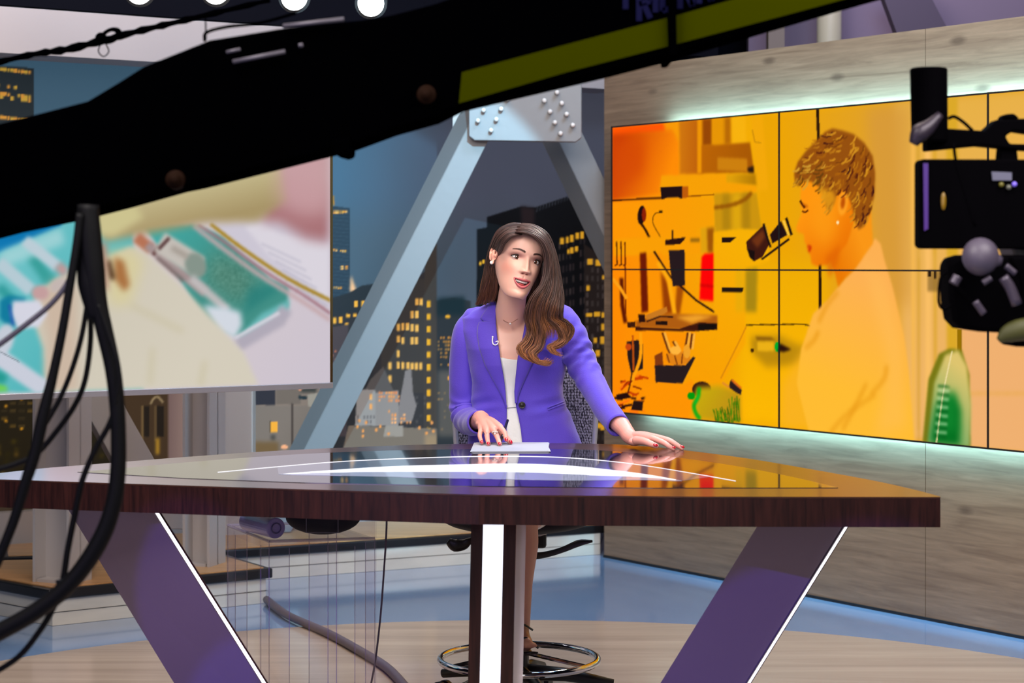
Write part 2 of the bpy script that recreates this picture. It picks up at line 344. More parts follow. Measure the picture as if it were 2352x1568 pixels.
# ---- posts and brace behind the television
def hpost(px0, px1, d, z0, z1, rot, label, name='steel_post'):
    c = W((px0 + px1) / 2, 600, d); wd = (px1 - px0) / F * d; r = thing(name, label, 'post', (c.x, c.y, z0), 'steel posts under the television')
    u = Vector((math.cos(rot), math.sin(rot), 0)); v = Vector((-u.y, u.x, 0)); w2 = wd * .46
    for nm, su, sv in (('flange', (-w2, -w2 + .012), (-.075, .075)), ('flange', (w2 - .012, w2), (-.075, .075)), ('web', (-w2, w2), (-.006, .006))):
        bm = nb(); obox(bm, (c.x, c.y, 0), u, v, UP, su, sv, (z0, z1)); obj(nm, bm, M_steel, r)
    bm = nb(); obox(bm, (c.x, c.y, 0), u, v, UP, (-w2 + .02, w2 - .02), (-.07, .07), (z0, z0 + .012)); obj('base_plate', bm, M_steel, r)
    return r
hpost(88, 198, 7.98, ZP, 1.7, R(-24), 'left steel post standing on the low platform under the television')
hpost(432, 506, 8.42, ZP, 1.7, R(-18), 'middle steel post standing on the low platform under the television')
bm = nb(); obox(bm, W(505, 600, 9.3) * 1, Vector((1, .3, 0)).normalized(), UP, Vector((0, 1, 0)), (0, .155), (-H + .1 + ZP, .3), (0, .1))
for v in bm.verts: v.co.z = ZP if v.co.z < 1 else 1.72
tag(obj('steel_post', bm, M_steel), 'flat-faced grey post right of the other posts under the television', 'post', 'steel posts under the television')
bm = nb(); a = [W(150, 860, 8.75), W(245, 860, 8.75), W(445, 1215, 8.75), W(350, 1215, 8.75)]
ext(bm, a, (-.05, .11, 0)); tag(obj('diagonal_brace', bm, M_steel, bev=.003), 'slanted steel brace between the left and middle posts', 'beam')
# ---- dark ceiling grid strip with four round lamps
M_lamp = mat('lamp_lens', (255, 255, 255), .3, emit=(255, 255, 250), es=3.0)
for i, (x, y) in enumerate(((320, -20), (496, -20), (676, -6), (852, 8))):
    p = W(x, y, 7.6); r = thing('stage_lamp', ['round stage lamp at the far left of the lit row near the top edge', 'second round stage lamp from the left in the row near the top edge', 'third round stage lamp from the left in the row near the top edge', 'lowest round stage lamp, nearest the jib stripe'][i], 'lamp', p, group='round stage lamps along the top')
    bm = nb(); cyl(bm, p, p + Vector((0, .16, .05)), .062, .055, 24); obj('housing', bm, M_black, r, smooth=False)
    bm = nb(); cyl(bm, p - Vector((0, .006, 0)), p + Vector((0, .002, 0)), .05, .05, 24); obj('lens', bm, M_lamp, r)
    bm = nb(); tube(bm, [p + Vector((0, .1, .03)), p + Vector((0, .1, .4))], .012); obj('clamp', bm, M_black, r)
bm = nb(); box(bm, (-1.75, 7.62, 2.86), (.2, 7.8, 3.0)); tag(obj('lighting_bar', bm, M_black), 'black lighting bar carrying the row of round lamps', 'bar')
# dark valance above the header
bm = nb(); obox(bm, p0 - hd * 1.6 - hn * .02, hd, UP, -hn, (0, 5.6), (2.54, 4.6), (0, .05)); tag(obj('black_valance', bm, M_dark), 'dark navy valance hanging above the grey header beam', 'curtain')
# ================================================================ THE VIDEO WALL (flat screens showing a laboratory picture)
def hit(px, py, O, n):
    d = Vector(((px - PX0) / F, 1, -(py - PY0) / F)); o = Vector((0, 0, H)); return o + d * ((Vector(O) - o).dot(n) / d.dot(n))
SP = A0 + NR * .10
s0 = hit(1406, 945, SP, NR); s1 = hit(1406, 292, SP, NR); s2 = hit(2270, 620, SP, NR); s15 = hit(1790, 620, SP, NR)
zb, zt = s0.z, s1.z; PWd = (Vector((s2.x - s0.x, s2.y - s0.y, 0)).length) / 2
so = Vector((s0.x, s0.y, zb))
cv = Canvas(so, UR, PWd * 3, zt - zb, 210, (238, 165, 10))
Y = cv
EX = [(1380, 150), (2900, 60), (2900, 1200), (1380, 1000)]
Y.poly((255, 140, 0), EX, col2=(244, 172, 0), axis=((1420, 600), (1720, 600)))
Y.poly((238, 165, 0), [(1740, 150), (2900, 60), (2900, 1200), (1740, 1100)], soft=6, col2=(222, 160, 50), axis=((1800, 500), (2080, 450)))
Y.poly((240, 172, 0), [(1700, 600), (1900, 600), (1900, 1100), (1700, 1100)], soft=14, col2=(255, 184, 0), axis=((1800, 600), (1800, 960)))
Y.poly((232, 176, 70), [(2050, 100), (2500, 60), (2500, 1200), (2080, 1100)], soft=8, col2=(240, 180, 110), axis=((2120, 300), (2300, 1000)))
# upper left: orange glow round panel and shelving
Y.poly((255, 84, 0), [(1400, 285), (1520, 270), (1530, 306), (1400, 320)], soft=3)
Y.poly((205, 62, 0), [(1404, 312), (1545, 300), (1560, 330), (1562, 440), (1405, 462)], soft=3, col2=(255, 140, 0), axis=((1420, 350), (1530, 430)))
Y.poly((214, 74, 0), [(1404, 330), (1480, 320), (1480, 400), (1404, 440)], soft=14, a=.8)
Y.poly((210, 120, 10), [(1560, 268), (1615, 262), (1615, 402), (1562, 402)], soft=2, col2=(190, 95, 5), axis=((1560, 300), (1610, 300)))
Y.rect((240, 150, 0), 1602, 255, 1614, 400, soft=1)
Y.poly((150, 70, 0), [(1614, 262), (1636, 258), (1636, 336), (1614, 338)], soft=2)
Y.poly((232, 150, 0), [(1636, 258), (1664, 255), (1664, 336), (1636, 337)], soft=2)
Y.poly((185, 105, 0), [(1664, 257), (1680, 255), (1680, 334), (1664, 335)], soft=3)
Y.poly((248, 178, 10), [(1680, 254), (1712, 250), (1716, 400), (1684, 400)], soft=2)
Y.poly((188, 100, 0), [(1612, 336), (1723, 329), (1733, 398), (1612, 400)], soft=1, col2=(168, 88, 0), axis=((1612, 340), (1720, 380)))
Y.poly((205, 128, 10), [(1648, 363), (1716, 366), (1718, 396), (1648, 392)], soft=1)
Y.poly((40, 22, 10), [(1716, 388), (1732, 382), (1732, 400), (1720, 398)], soft=1)
Y.poly((244, 168, 5), [(1723, 255), (1750, 252), (1765, 436), (1738, 440)], soft=2)
Y.line((205, 140, 5), [(1728, 300), (1734, 328), (1748, 330)], 3)
Y.poly((222, 158, 5), [(1668, 402), (1735, 400), (1738, 428), (1668, 424)], soft=2, col2=(178, 120, 0), axis=((1680, 410), (1735, 410)))
Y.poly((248, 160, 0), [(1520, 404), (1668, 402), (1668, 420), (1738, 428), (1738, 444), (1580, 446), (1515, 440)], soft=1)
# window bay at right of shelf
Y.poly((205, 148, 10), [(1640, 446), (1738, 444), (1750, 532), (1642, 534)], soft=1)
for x in (1660, 1684, 1706): Y.poly((180, 132, 10) if x != 1684 else (222, 165, 10), [(x, 446), (x + 16, 445), (x + 18, 530), (x, 530)], soft=3)
Y.line((150, 84, 0), [(1640, 478), (1680, 472), (1710, 460), (1726, 444)], 8, 8, soft=1)
Y.line((70, 24, 0), [(1405, 462), (1470, 458), (1520, 456)], 4); Y.line((140, 70, 0), [(1580, 452), (1640, 448)], 3)
Y.poly((255, 150, 0), [(1405, 466), (1640, 456), (1640, 520), (1600, 524), (1600, 545), (1405, 548)], soft=1, col2=(248, 160, 0), axis=((1405, 500), (1640, 500)))
Y.poly((30, 12, 14), [(1517, 431), (1567, 428), (1567, 458), (1556, 454), (1534, 455), (1520, 460)])
Y.poly((190, 90, 5), [(1567, 429), (1581, 429), (1581, 455), (1567, 456)])
Y.ell((30, 10, 10), 1474, 495, 9, 22, .1); Y.ell((140, 30, 0), 1480, 494, 5, 16)
Y.line((50, 18, 0), [(1474, 515), (1484, 530), (1492, 546)], 6)
Y.line((70, 34, 0), [(1522, 488), (1505, 492), (1500, 512), (1518, 546)], 2, 12); Y.rect((40, 20, 0), 1514, 485, 1522, 491)
# bench top line and apparatus
Y.poly((250, 158, 0), [(1410, 548), (1635, 540), (1635, 580), (1590, 584), (1410, 588)], soft=1)
Y.rect((40, 14, 10), 1543, 529, 1547, 552); Y.poly((40, 14, 10), [(1528, 552), (1575, 545), (1572, 552), (1562, 562), (1528, 563)])
Y.rect((150, 100, 10), 1586, 548, 1608, 556, soft=1)
Y.poly((225, 160, 10), [(1610, 524), (1645, 522), (1640, 580), (1610, 580)], soft=1); Y.poly((160, 84, 0), [(1624, 525), (1640, 524), (1638, 580), (1626, 580)], soft=2)
for x in (1417, 1427, 1436): Y.line((70, 14, 0), [(x, 556), (x + 1, 608), (x - 4, 610)], 3)
Y.poly((110, 24, 0), [(1470, 582), (1485, 580), (1490, 715), (1474, 718)], soft=1)
Y.poly((252, 148, 0), [(1490, 582), (1520, 580), (1535, 720), (1492, 716)], soft=2)
Y.poly((150, 60, 0), [(1518, 620), (1534, 650), (1548, 720), (1525, 722)], soft=3)
Y.poly((165, 76, 0), [(1555, 656), (1572, 656), (1562, 722), (1550, 722)], soft=2)
Y.line((40, 14, 6), [(1503, 578), (1540, 636), (1600, 690), (1648, 721)], 5)
Y.line((255, 170, 10), [(1512, 604), (1536, 640), (1550, 720)], 9, soft=1)
Y.poly((38, 24, 26), [(1536, 575), (1573, 574), (1574, 655), (1546, 658), (1540, 620)])
Y.line((90, 20, 0), [(1428, 640), (1430, 700), (1437, 740)], 9, soft=1); Y.line((110, 24, 0), [(1436, 560), (1438, 720)], 3)
Y.line((255, 160, 20), [(1408, 640), (1424, 660), (1440, 685)], 7)
Y.poly((255, 0, 0), [(1612, 590), (1620, 583), (1641, 582), (1640, 692), (1607, 688)], soft=1); Y.line((190, 0, 0), [(1610, 655), (1640, 658)], 4, soft=1)
# white microscope body (yellow in the picture)
Y.poly((248, 176, 0), [(1640, 534), (1700, 526), (1760, 530), (1768, 600), (1712, 618), (1712, 790), (1656, 880), (1600, 900), (1560, 800), (1600, 760), (1640, 740)], soft=1, col2=(250, 160, 0), axis=((1720, 560), (1600, 840)))
Y.poly((170, 135, 15), [(1712, 620), (1740, 615), (1738, 716), (1712, 716)], soft=3); Y.poly((220, 170, 10), [(1690, 618), (1708, 616), (1708, 716), (1690, 716)], soft=3, a=.5)
Y.poly((30, 14, 12), [(1658, 546), (1692, 545), (1677, 558), (1658, 558)]); Y.poly((30, 18, 12), [(1658, 660), (1708, 661), (1706, 671), (1658, 671)])
# eyepiece
Y.poly((62, 22, 12), [(1714, 556), (1757, 515), (1768, 560), (1752, 590), (1732, 601), (1716, 575)]); Y.poly((24, 10, 8), [(1716, 572), (1734, 577), (1732, 601), (1722, 592)])
Y.poly((130, 60, 20), [(1725, 552), (1752, 528), (1758, 545), (1740, 570)], soft=2, a=.7)
Y.line((20, 10, 10), [(1754, 515), (1762, 545), (1770, 568)], 5); Y.line((220, 160, 40), [(1759, 520), (1767, 550)], 2)
Y.poly((34, 14, 14), [(1768, 540), (1794, 508), (1809, 540), (1774, 560)]); Y.line((20, 10, 8), [(1806, 502), (1818, 540)], 6); Y.line((255, 200, 60), [(1800, 508), (1811, 540)], 5)
Y.line((30, 12, 8), [(1750, 596), (1782, 572), (1812, 550)], 5)
# stage of the microscope and clutter
Y.poly((175, 92, 14), [(1460, 737), (1530, 720), (1648, 724), (1648, 745), (1580, 757), (1462, 752)], soft=1)
Y.poly((62, 20, 8), [(1460, 750), (1560, 755), (1605, 740), (1648, 742), (1648, 757), (1590, 761), (1460, 759)])
Y.poly((20, 10, 8), [(1604, 744), (1646, 742), (1646, 756), (1604, 758)]); Y.poly((60, 24, 8), [(1441, 740), (1460, 738), (1460, 752), (1442, 752)])
Y.poly((200, 120, 30), [(1482, 724), (1532, 704), (1534, 716), (1490, 738)]); Y.poly((40, 14, 8), [(1466, 722), (1482, 722), (1483, 740), (1468, 740)]); Y.rect((30, 14, 10), 1506, 737, 1534, 746)
Y.line((60, 24, 10), [(1486, 738), (1518, 726), (1546, 728)], 4)
Y.poly((240, 160, 40), [(1552, 728), (1600, 722), (1640, 726), (1590, 742)], soft=2)
Y.poly((253, 146, 0), [(1476, 760), (1600, 764), (1576, 830), (1566, 885), (1480, 880)], soft=2)
for p in ([(1522, 764), (1534, 800), (1540, 812)], [(1546, 784), (1556, 800), (1562, 818)], [(1580, 764), (1576, 790), (1572, 808)], [(1590, 766), (1586, 800)]): Y.line((110, 50, 10), p, 5); Y.line((250, 176, 60), [(q[0] + 5, q[1]) for q in p], 5)
Y.ell((225, 130, 20), 1558, 822, 28, 16); Y.ell((255, 180, 60), 1552, 804, 12, 10); Y.ell((240, 160, 40), 1578, 806, 8, 16)
for p in ([(1532, 812), (1538, 832)], [(1550, 816), (1556, 836)], [(1568, 812), (1566, 834)]): Y.line((120, 52, 8), p, 3)
Y.poly((38, 26, 28), [(1504, 838), (1575, 838), (1592, 818), (1598, 820), (1568, 880), (1506, 877)]); Y.poly((130, 56, 14), [(1504, 816), (1522, 807), (1524, 838), (1505, 838)])
# left dark knob, tubes and tangle
Y.poly((34, 22, 22), [(1440, 784), (1466, 780), (1478, 790), (1478, 846), (1468, 850), (1450, 856), (1442, 820)]); Y.line((190, 80, 10), [(1454, 770), (1456, 850)], 4); Y.line((255, 160, 10), [(1472, 764), (1472, 815), (1462, 850), (1450, 880)], 7, 14)
Y.line((50, 20, 5), [(1452, 856), (1446, 890), (1438, 912)], 3, 8); Y.ell((200, 70, 10), 1444, 796, 7, 8)
for i in range(26):
    x, y = rng.uniform(1412, 1476), rng.uniform(862, 942); a = rng.uniform(-.9, .5); l = rng.uniform(8, 26)
    Y.line([(50, 12, 6), (200, 60, 0), (120, 24, 0), (255, 120, 10)][i % 4], [(x, y), (x + l * math.cos(a), y + l * math.sin(a))], rng.uniform(3, 7))
Y.poly((34, 16, 16), [(1456, 918), (1478, 920), (1476, 942), (1450, 940)]); Y.poly((34, 10, 8), [(1416, 905), (1440, 900), (1452, 912), (1418, 918)])
Y.poly((255, 148, 0), [(1480, 884), (1566, 884), (1590, 870), (1600, 900), (1580, 968), (1482, 950)], soft=2)
# green gadget
Y.ell((52, 20, 12), 1612, 893, 22, 18); Y.poly((200, 170, 10), [(1600, 888), (1650, 885), (1700, 900), (1702, 972), (1608, 960), (1594, 920)], soft=4, col2=(190, 140, 20), axis=((1620, 880), (1680, 960)))
Y.ell((0, 150, 10), 1588, 908, 9, 9); Y.line((10, 170, 20), [(1606, 890), (1604, 910), (1594, 930), (1600, 950), (1608, 960)], 8, 16, soft=1); Y.line((20, 180, 40), [(1598, 925), (1606, 905)], 5)
for i in range(26): x = 1645 + i * 2.2; Y.line((60, 90 + (i * 37) % 60, 5), [(x, 968 + rng.uniform(-4, 3)), (x - rng.uniform(-3, 10), 946 - rng.uniform(0, 16) - (i > 15) * 22)], 2)
Y.poly((40, 26, 28), [(1678, 872), (1684, 870), (1704, 894), (1702, 906), (1690, 900), (1674, 888)]); Y.line((225, 110, 20), [(1682, 872), (1702, 890)], 5); Y.line((225, 140, 40), [(1660, 878), (1675, 888)], 5)
Y.line((215, 130, 10), [(1656, 868), (1700, 780), (1714, 750)], 3)
# cable and box on the bench to the right
Y.line((60, 34, 4), [(1714, 746), (1790, 745), (1850, 745), (1868, 758), (1876, 778)], 3, 18)
Y.poly((190, 138, 8), [(1724, 772), (1790, 770), (1830, 790), (1880, 800), (1830, 838), (1760, 842), (1726, 808)], soft=6); Y.poly((140, 92, 8), [(1734, 772), (1772, 774), (1782, 782), (1740, 782)], soft=1)
Y.poly((236, 176, 20), [(1740, 784), (1778, 784), (1778, 806), (1740, 806)], soft=1); Y.ell((60, 30, 4), 1728, 804, 4, 5); Y.ell((0, 170, 40), 1786, 796, 7, 12); Y.poly((40, 14, 6), [(1792, 788), (1818, 802), (1800, 808), (1786, 806)], soft=1)
# door frame behind the woman in the picture
Y.line((40, 18, 4), [(1877, 230), (1880, 330)], 7); Y.line((46, 22, 4), [(1883, 600), (1884, 738)], 7)
Y.poly((214, 152, 60), [(1990, 250), (2090, 240), (2090, 700), (2010, 700)], soft=14, a=.7)
for x, c, wd_ in ((2096, (246, 184, 80), 8), (2108, (205, 150, 30), 3), (2130, (250, 190, 100), 14), (2146, (215, 160, 30), 4), (2186, (220, 168, 40), 26)): Y.line(c, [(x, 200), (x + 2, 1050)], wd_, soft=2)
Y.poly((240, 176, 112), [(2210, 600), (2480, 600), (2480, 1100), (2210, 1100)], soft=3); Y.rect((150, 110, 0), 2198, 756, 2208, 808)
Y.rect((120, 90, 40), 2130, 622, 2172, 670, a=.6, soft=1); Y.rect((40, 24, 10), 2131, 622, 2138, 636); Y.rect((40, 24, 10), 2144, 622, 2150, 640); Y.line((140, 100, 40), [(2160, 640), (2156, 700), (2172, 705)], 3, 8)
Y.rect((232, 170, 80), 2205, 900, 2480, 905, soft=2)
# green chair back
Y.poly((120, 120, 20), [(2118, 1018), (2132, 870), (2156, 812), (2180, 800), (2208, 803), (2226, 860), (2228, 1030)], soft=1)
Y.poly((120, 170, 100), [(2130, 1016), (2145, 880), (2170, 815), (2200, 803), (2220, 840), (2230, 930), (2226, 1030)], soft=2, col2=(222, 196, 110), axis=((2150, 1000), (2215, 850)))
Y.poly((0, 110, 30), [(2136, 1018), (2150, 930), (2190, 900), (2206, 940), (2204, 1024)], soft=6); Y.poly((20, 140, 50), [(2150, 990), (2160, 900), (2195, 900), (2200, 990)], soft=8, a=.6)
Y.line((240, 220, 160), [(2186, 806), (2166, 900), (2152, 1000), (2150, 1018)], 3, 12)
for i in range(13): y = 885 + i * 9.5; Y.line((190, 220, 170) if i % 2 else (10, 90, 30), [(2154 - i * .6, y), (2180 - i * .6, y + 3)], 4, soft=1)
# the woman at the microscope, shown on the screens
coat = [(1868, 1030), (1830, 880), (1840, 800), (1868, 720), (1900, 690), (1940, 640), (1960, 620), (1985, 580), (2010, 548), (2022, 560), (2032, 600), (2050, 660), (2076, 770), (2088, 860), (2100, 1020)]
Y.poly((250, 178, 30), [(1790, 1010), (1796, 880), (1850, 800), (1872, 960), (1900, 1030), (2000, 1100)], soft=10)
Y.poly((253, 176, 82), coat, soft=1, col2=(255, 188, 50), axis=((1990, 640), (1950, 900)))
Y.poly((255, 190, 90), [(1985, 600), (2030, 640), (2070, 800), (2085, 980), (2010, 1000), (2040, 830)], soft=12, a=.5)
for p in ([(1900, 1000), (1945, 950), (2010, 905)], [(1935, 985), (1960, 940), (1990, 880)], [(1880, 740), (1900, 700), (1925, 670)], [(1850, 800), (1870, 780), (1880, 760)], [(2000, 905), (2030, 870), (2036, 840)]): Y.line((232, 150, 20), p, 7, 10, soft=3, a=.7)
neck = [(1905, 590), (1960, 520), (2000, 480), (2005, 560), (1962, 620), (1940, 640), (1925, 660), (1918, 630)]
Y.poly((236, 122, 0), neck, soft=1, col2=(250, 150, 20), axis=((1920, 600), (1980, 560)))
face = [(1840, 420), (1838, 470), (1842, 488), (1828, 525), (1832, 534), (1846, 538), (1848, 556), (1855, 566), (1852, 572), (1858, 580), (1862, 590), (1864, 606), (1876, 612), (1900, 608), (1918, 592), (1945, 560), (1965, 500), (1950, 430), (1900, 400)]
Y.poly((255, 150, 12), face, soft=1, col2=(238, 118, 0), axis=((1860, 470), (1925, 585)))
Y.poly((225, 100, 0), [(1895, 590), (1930, 560), (1925, 600), (1905, 640)], soft=4, a=.7)
Y.poly((255, 160, 20), [(1880, 440), (1925, 470), (1920, 540), (1890, 570), (1860, 520)], soft=12, a=.6)
Y.line((60, 14, 0), [(1838, 462), (1842, 470), (1848, 478)], 5); Y.line((80, 24, 0), [(1843, 486), (1849, 489), (1856, 484)], 4); Y.line((150, 50, 0), [(1842, 470), (1855, 476)], 3, soft=1); Y.line((200, 40, 0), [(1855, 566), (1862, 568), (1858, 578)], 5, soft=1)
Y.ell((255, 160, 30), 1936, 468, 11, 28, .12, soft=1); Y.ell((190, 80, 0), 1936, 466, 5, 15, .12, soft=1); Y.ell((255, 230, 170), 1924, 512, 3, 4)
hair = [(1826, 420), (1824, 400), (1832, 374), (1850, 350), (1875, 325), (1895, 305), (1912, 297), (1935, 302), (1960, 310), (1985, 330), (2004, 360), (2010, 400), (2008, 450), (1998, 490), (1985, 520), (1972, 528), (1962, 505), (1958, 480), (1950, 455), (1940, 440), (1925, 438), (1915, 470), (1905, 485), (1898, 478), (1895, 450), (1880, 430), (1862, 418), (1840, 418), (1834, 430)]
Y.poly((150, 80, 12), hair, soft=1)
for i in range(300):
    x, y = rng.uniform(1828, 2006), rng.uniform(302, 520)
    ins = False
    for k in range(len(hair)):
        (ax, ay), (bx, by) = hair[k], hair[(k + 1) % len(hair)]
        if (ay > y) != (by > y) and x < (bx - ax) * (y - ay) / (by - ay) + ax: ins = not ins
    if not ins: continue
    if y < 400 and x < 1950: an = 2.4 + rng.uniform(-.5, .5)
    else: an = 1.75 + (x - 1950) * -.002 + rng.uniform(-.25, .25)
    l = rng.uniform(10, 26); dk = [(84, 26, 10), (60, 16, 16), (190, 120, 20), (214, 146, 30), (120, 60, 8), (170, 96, 10)][rng.integers(0, 6)]
    if x < 1900 and y > 370: dk = [(190, 130, 30), (214, 160, 50), (100, 60, 10)][rng.integers(0, 3)]
    Y.line(dk, [(x, y), (x + l * .5 * math.cos(an), y + l * .5 * math.sin(an)), (x + l * math.cos(an + .3), y + l * math.sin(an + .3))], rng.uniform(2, 5), a=.85)
Y.poly((225, 150, 20), [(1880, 430), (1915, 440), (1920, 460), (1908, 480), (1898, 478), (1885, 450)], soft=3, a=.9)
r = thing('video_wall', 'large six-panel video wall glowing orange with a short-haired person at a microscope', 'video wall', so)
obj('screen_image', cv.mesh('screen_image'), attr_mat('screen_glow', rough=.35, emit=1.0, base=0, spec=.05), r)
# cabinets behind the picture, bezels in front
M_bez = mat('bezel', (20, 12, 8), .5)
for k in range(3):
    for j in range(2):
        bm = nb(); obox(bm, so, UR, UP, NR, (PWd * k + .004, PWd * (k + 1) - .004), ((zt - zb) / 2 * j + .003, (zt - zb) / 2 * (j + 1) - .003), (-.055, -.004)); obj('panel_case', bm, M_black, r)
for k in range(4):
    bm = nb(); obox(bm, so, UR, UP, NR, (PWd * k - .004, PWd * k + .004), (-.004, zt - zb + .004), (-.003, .004)); obj('bezel', bm, M_bez, r)
for z in (0, (zt - zb) / 2, zt - zb):
    bm = nb(); obox(bm, so, UR, UP, NR, (0, PWd * 3), (z - .0035, z + .0035), (-.003, .0035)); obj('bezel', bm, M_bez, r)
# led strips fixed on the back of the video wall, washing the wood
for z, off in ((zt - .05, 1), (zb + .05, -1)):
    u0 = .32 if off > 0 else .15
    c = so + UR * ((PWd * 3 + u0) / 2) + UP * (z - zb) - NR * .060
    bm = nb(); obox(bm, c, UR, UP, NR, (-(PWd * 3 - u0) / 2, (PWd * 3 - u0) / 2), (-.008, .008), (0, .006)); obj('light_strip', bm, mat('strip_case', (200, 220, 220), .5), r)
    o = light('video_wall_backlight', 'AREA', c - NR * .004, c - NR + UP * .25 * off, 50, (.30, .74, .95), .02, PWd * 3 - u0)
    o.data.shape = 'RECTANGLE'; o.data.size = PWd * 3 - u0; o.data.size_y = .02
    zz = (-( -NR * 1.0 + UP * .55 * off)).normalized(); xx = UR.copy(); yy = zz.cross(xx).normalized()
    o.matrix_world = Matrix.Translation(c - NR * .004) @ Matrix((xx, yy, zz)).transposed().to_4x4()
# ================================================================ TELEVISION (flat screen showing gloved hands at a tray)
tvr = W(758, 878, 7.6); tl = Vector((-1.088, -.68, 0)).normalized(); TWd, TH = 1.60, .893
to = Vector((tvr.x, tvr.y, tvr.z)) + tl * TWd
tu = -tl; tn = Vector((tu.y, -tu.x, 0))
cv = Canvas(to, tu, TWd, TH, 230, (216, 206, 212)); Y = cv
Y.poly((222, 210, 214), [(-300, 150), (800, 150), (800, 950), (-300, 950)], col2=(214, 204, 216), axis=((400, 600), (740, 860)))
# teal tray, left part and right part
Y.poly((120, 205, 210), [(-400, 330), (60, 480), (300, 470), (330, 900), (-400, 900)], soft=2, col2=(90, 190, 195), axis=((0, 560), (200, 700)))
Y.poly((0, 110, 175), [(-400, 300), (150, 480), (140, 520), (0, 580), (-400, 640)], soft=2, col2=(20, 130, 190), axis=((0, 500), (0, 580)))
Y.line((60, 165, 160), [(75, 590), (110, 640), (160, 690)], 26, soft=4); Y.line((50, 160, 160), [(0, 660), (60, 720)], 22, soft=4)
Y.poly((175, 222, 226), [(0, 580), (140, 524), (150, 560), (10, 615)], soft=5, a=.8)
Y.poly((70, 175, 170), [(330, 520), (440, 515), (520, 545), (620, 640), (662, 660), (660, 705), (550, 775), (470, 740), (400, 620)], soft=2, col2=(70, 150, 140), axis=((360, 540), (500, 640)))
Y.poly((90, 140, 122), [(480, 580), (560, 600), (600, 660), (540, 700), (470, 650)], soft=14, a=.8, tex=10)
Y.poly((115, 195, 195), [(550, 770), (600, 720), (660, 690), (664, 665), (662, 712), (562, 778)], soft=3)
Y.poly((40, 130, 125), [(570, 660), (650, 655), (620, 680), (560, 720)], soft=6, a=.7)
# paper at right
Y.poly((214, 208, 222), [(480, 516), (755, 505), (755, 705), (700, 672), (560, 590)], soft=2)
Y.poly((228, 222, 232), [(560, 520), (600, 512), (640, 536), (755, 560), (755, 690), (620, 590)], soft=3)
for i in range(7):
    y = 560 + i * 20; Y.line((170, 168, 188), [(600 + i * 16, y), (690 + i * 12, y + 42)], 3, soft=1, a=.6)
Y.line((170, 130, 20), [(484, 516), (560, 574), (660, 640), (758, 690)], 7, 16, soft=1); Y.line((170, 120, 130), [(455, 518), (520, 560), (610, 625), (700, 680), (758, 720)], 6, 14, soft=1); Y.line((205, 175, 178), [(445, 520), (510, 570), (600, 635), (690, 690), (758, 735)], 9, 14, soft=2)
# forearm sleeve / glove upper hand (cream) and pink blur
Y.poly((200, 165, 165), [(600, 300), (800, 300), (800, 560), (742, 555), (700, 548), (640, 510), (600, 510)], soft=10, col2=(176, 120, 124), axis=((700, 400), (690, 500)))
Y.poly((208, 196, 150), [(215, 480), (330, 445), (450, 410), (640, 350), (660, 460), (590, 510), (470, 512), (330, 540), (240, 556), (226, 530)], soft=6, col2=(176, 156, 110), axis=((400, 430), (420, 520)))
Y.poly((214, 204, 150), [(215, 485), (300, 460), (330, 500), (260, 545), (228, 540)], soft=5)
Y.poly((210, 165, 170), [(640, 360), (800, 320), (800, 470), (700, 500), (640, 470)], soft=16, a=.8)
# vials and tubes
Y.line((190, 120, 90), [(316, 548), (345, 572)], 26, soft=2); Y.line((170, 150, 150), [(340, 565), (400, 615), (470, 670)], 22, soft=2); Y.line((90, 50, 50), [(352, 585), (366, 566)], 8, soft=1); Y.line((110, 90, 88), [(360, 592), (420, 645)], 6, soft=2)
Y.line((205, 198, 190), [(372, 560), (452, 610)], 50, soft=2); Y.line((90, 60, 60), [(365, 572), (388, 548)], 8, soft=1); Y.ell((140, 155, 145), 449, 610, 24, 30, -.4, soft=2); Y.line((170, 160, 150), [(395, 570), (430, 590)], 12, soft=3)
Y.line((200, 195, 195), [(440, 640), (520, 710)], 20, soft=3); Y.poly((220, 226, 236), [(465, 700), (520, 705), (552, 716), (556, 745), (540, 778), (500, 760)], soft=4)
Y.line((185, 178, 192), [(548, 790), (640, 735), (655, 712)], 30, soft=3); Y.line((224, 220, 230), [(540, 775), (640, 718)], 8, soft=1)
# large cream glove
Y.poly((216, 208, 190), [(104, 900), (100, 800), (75, 730), (85, 670), (160, 620), (200, 600), (250, 590), (300, 565), (340, 585), (420, 660), (500, 745), (560, 810), (600, 900)], soft=3, col2=(222, 214, 196), axis=((200, 650), (450, 800)))
Y.poly((226, 214, 160), [(235, 580), (300, 570), (330, 600), (300, 700), (250, 700)], soft=10, a=.8)
Y.poly((178, 120, 70), [(262, 590), (285, 600), (298, 655), (285, 670), (262, 640)], soft=4); Y.line((70, 40, 20), [(248, 600), (258, 640)], 12, soft=3); Y.poly((190, 150, 130), [(225, 560), (245, 560), (250, 670), (235, 660)], soft=4)
Y.poly((212, 186, 165), [(90, 690), (130, 640), (180, 660), (180, 900), (105, 900), (110, 780)], soft=8, a=.8)
for p in ([(350, 800), (345, 880)], [(470, 830), (460, 885)], [(300, 700), (420, 760)]): Y.line((206, 196, 160), p, 10, soft=5, a=.6)
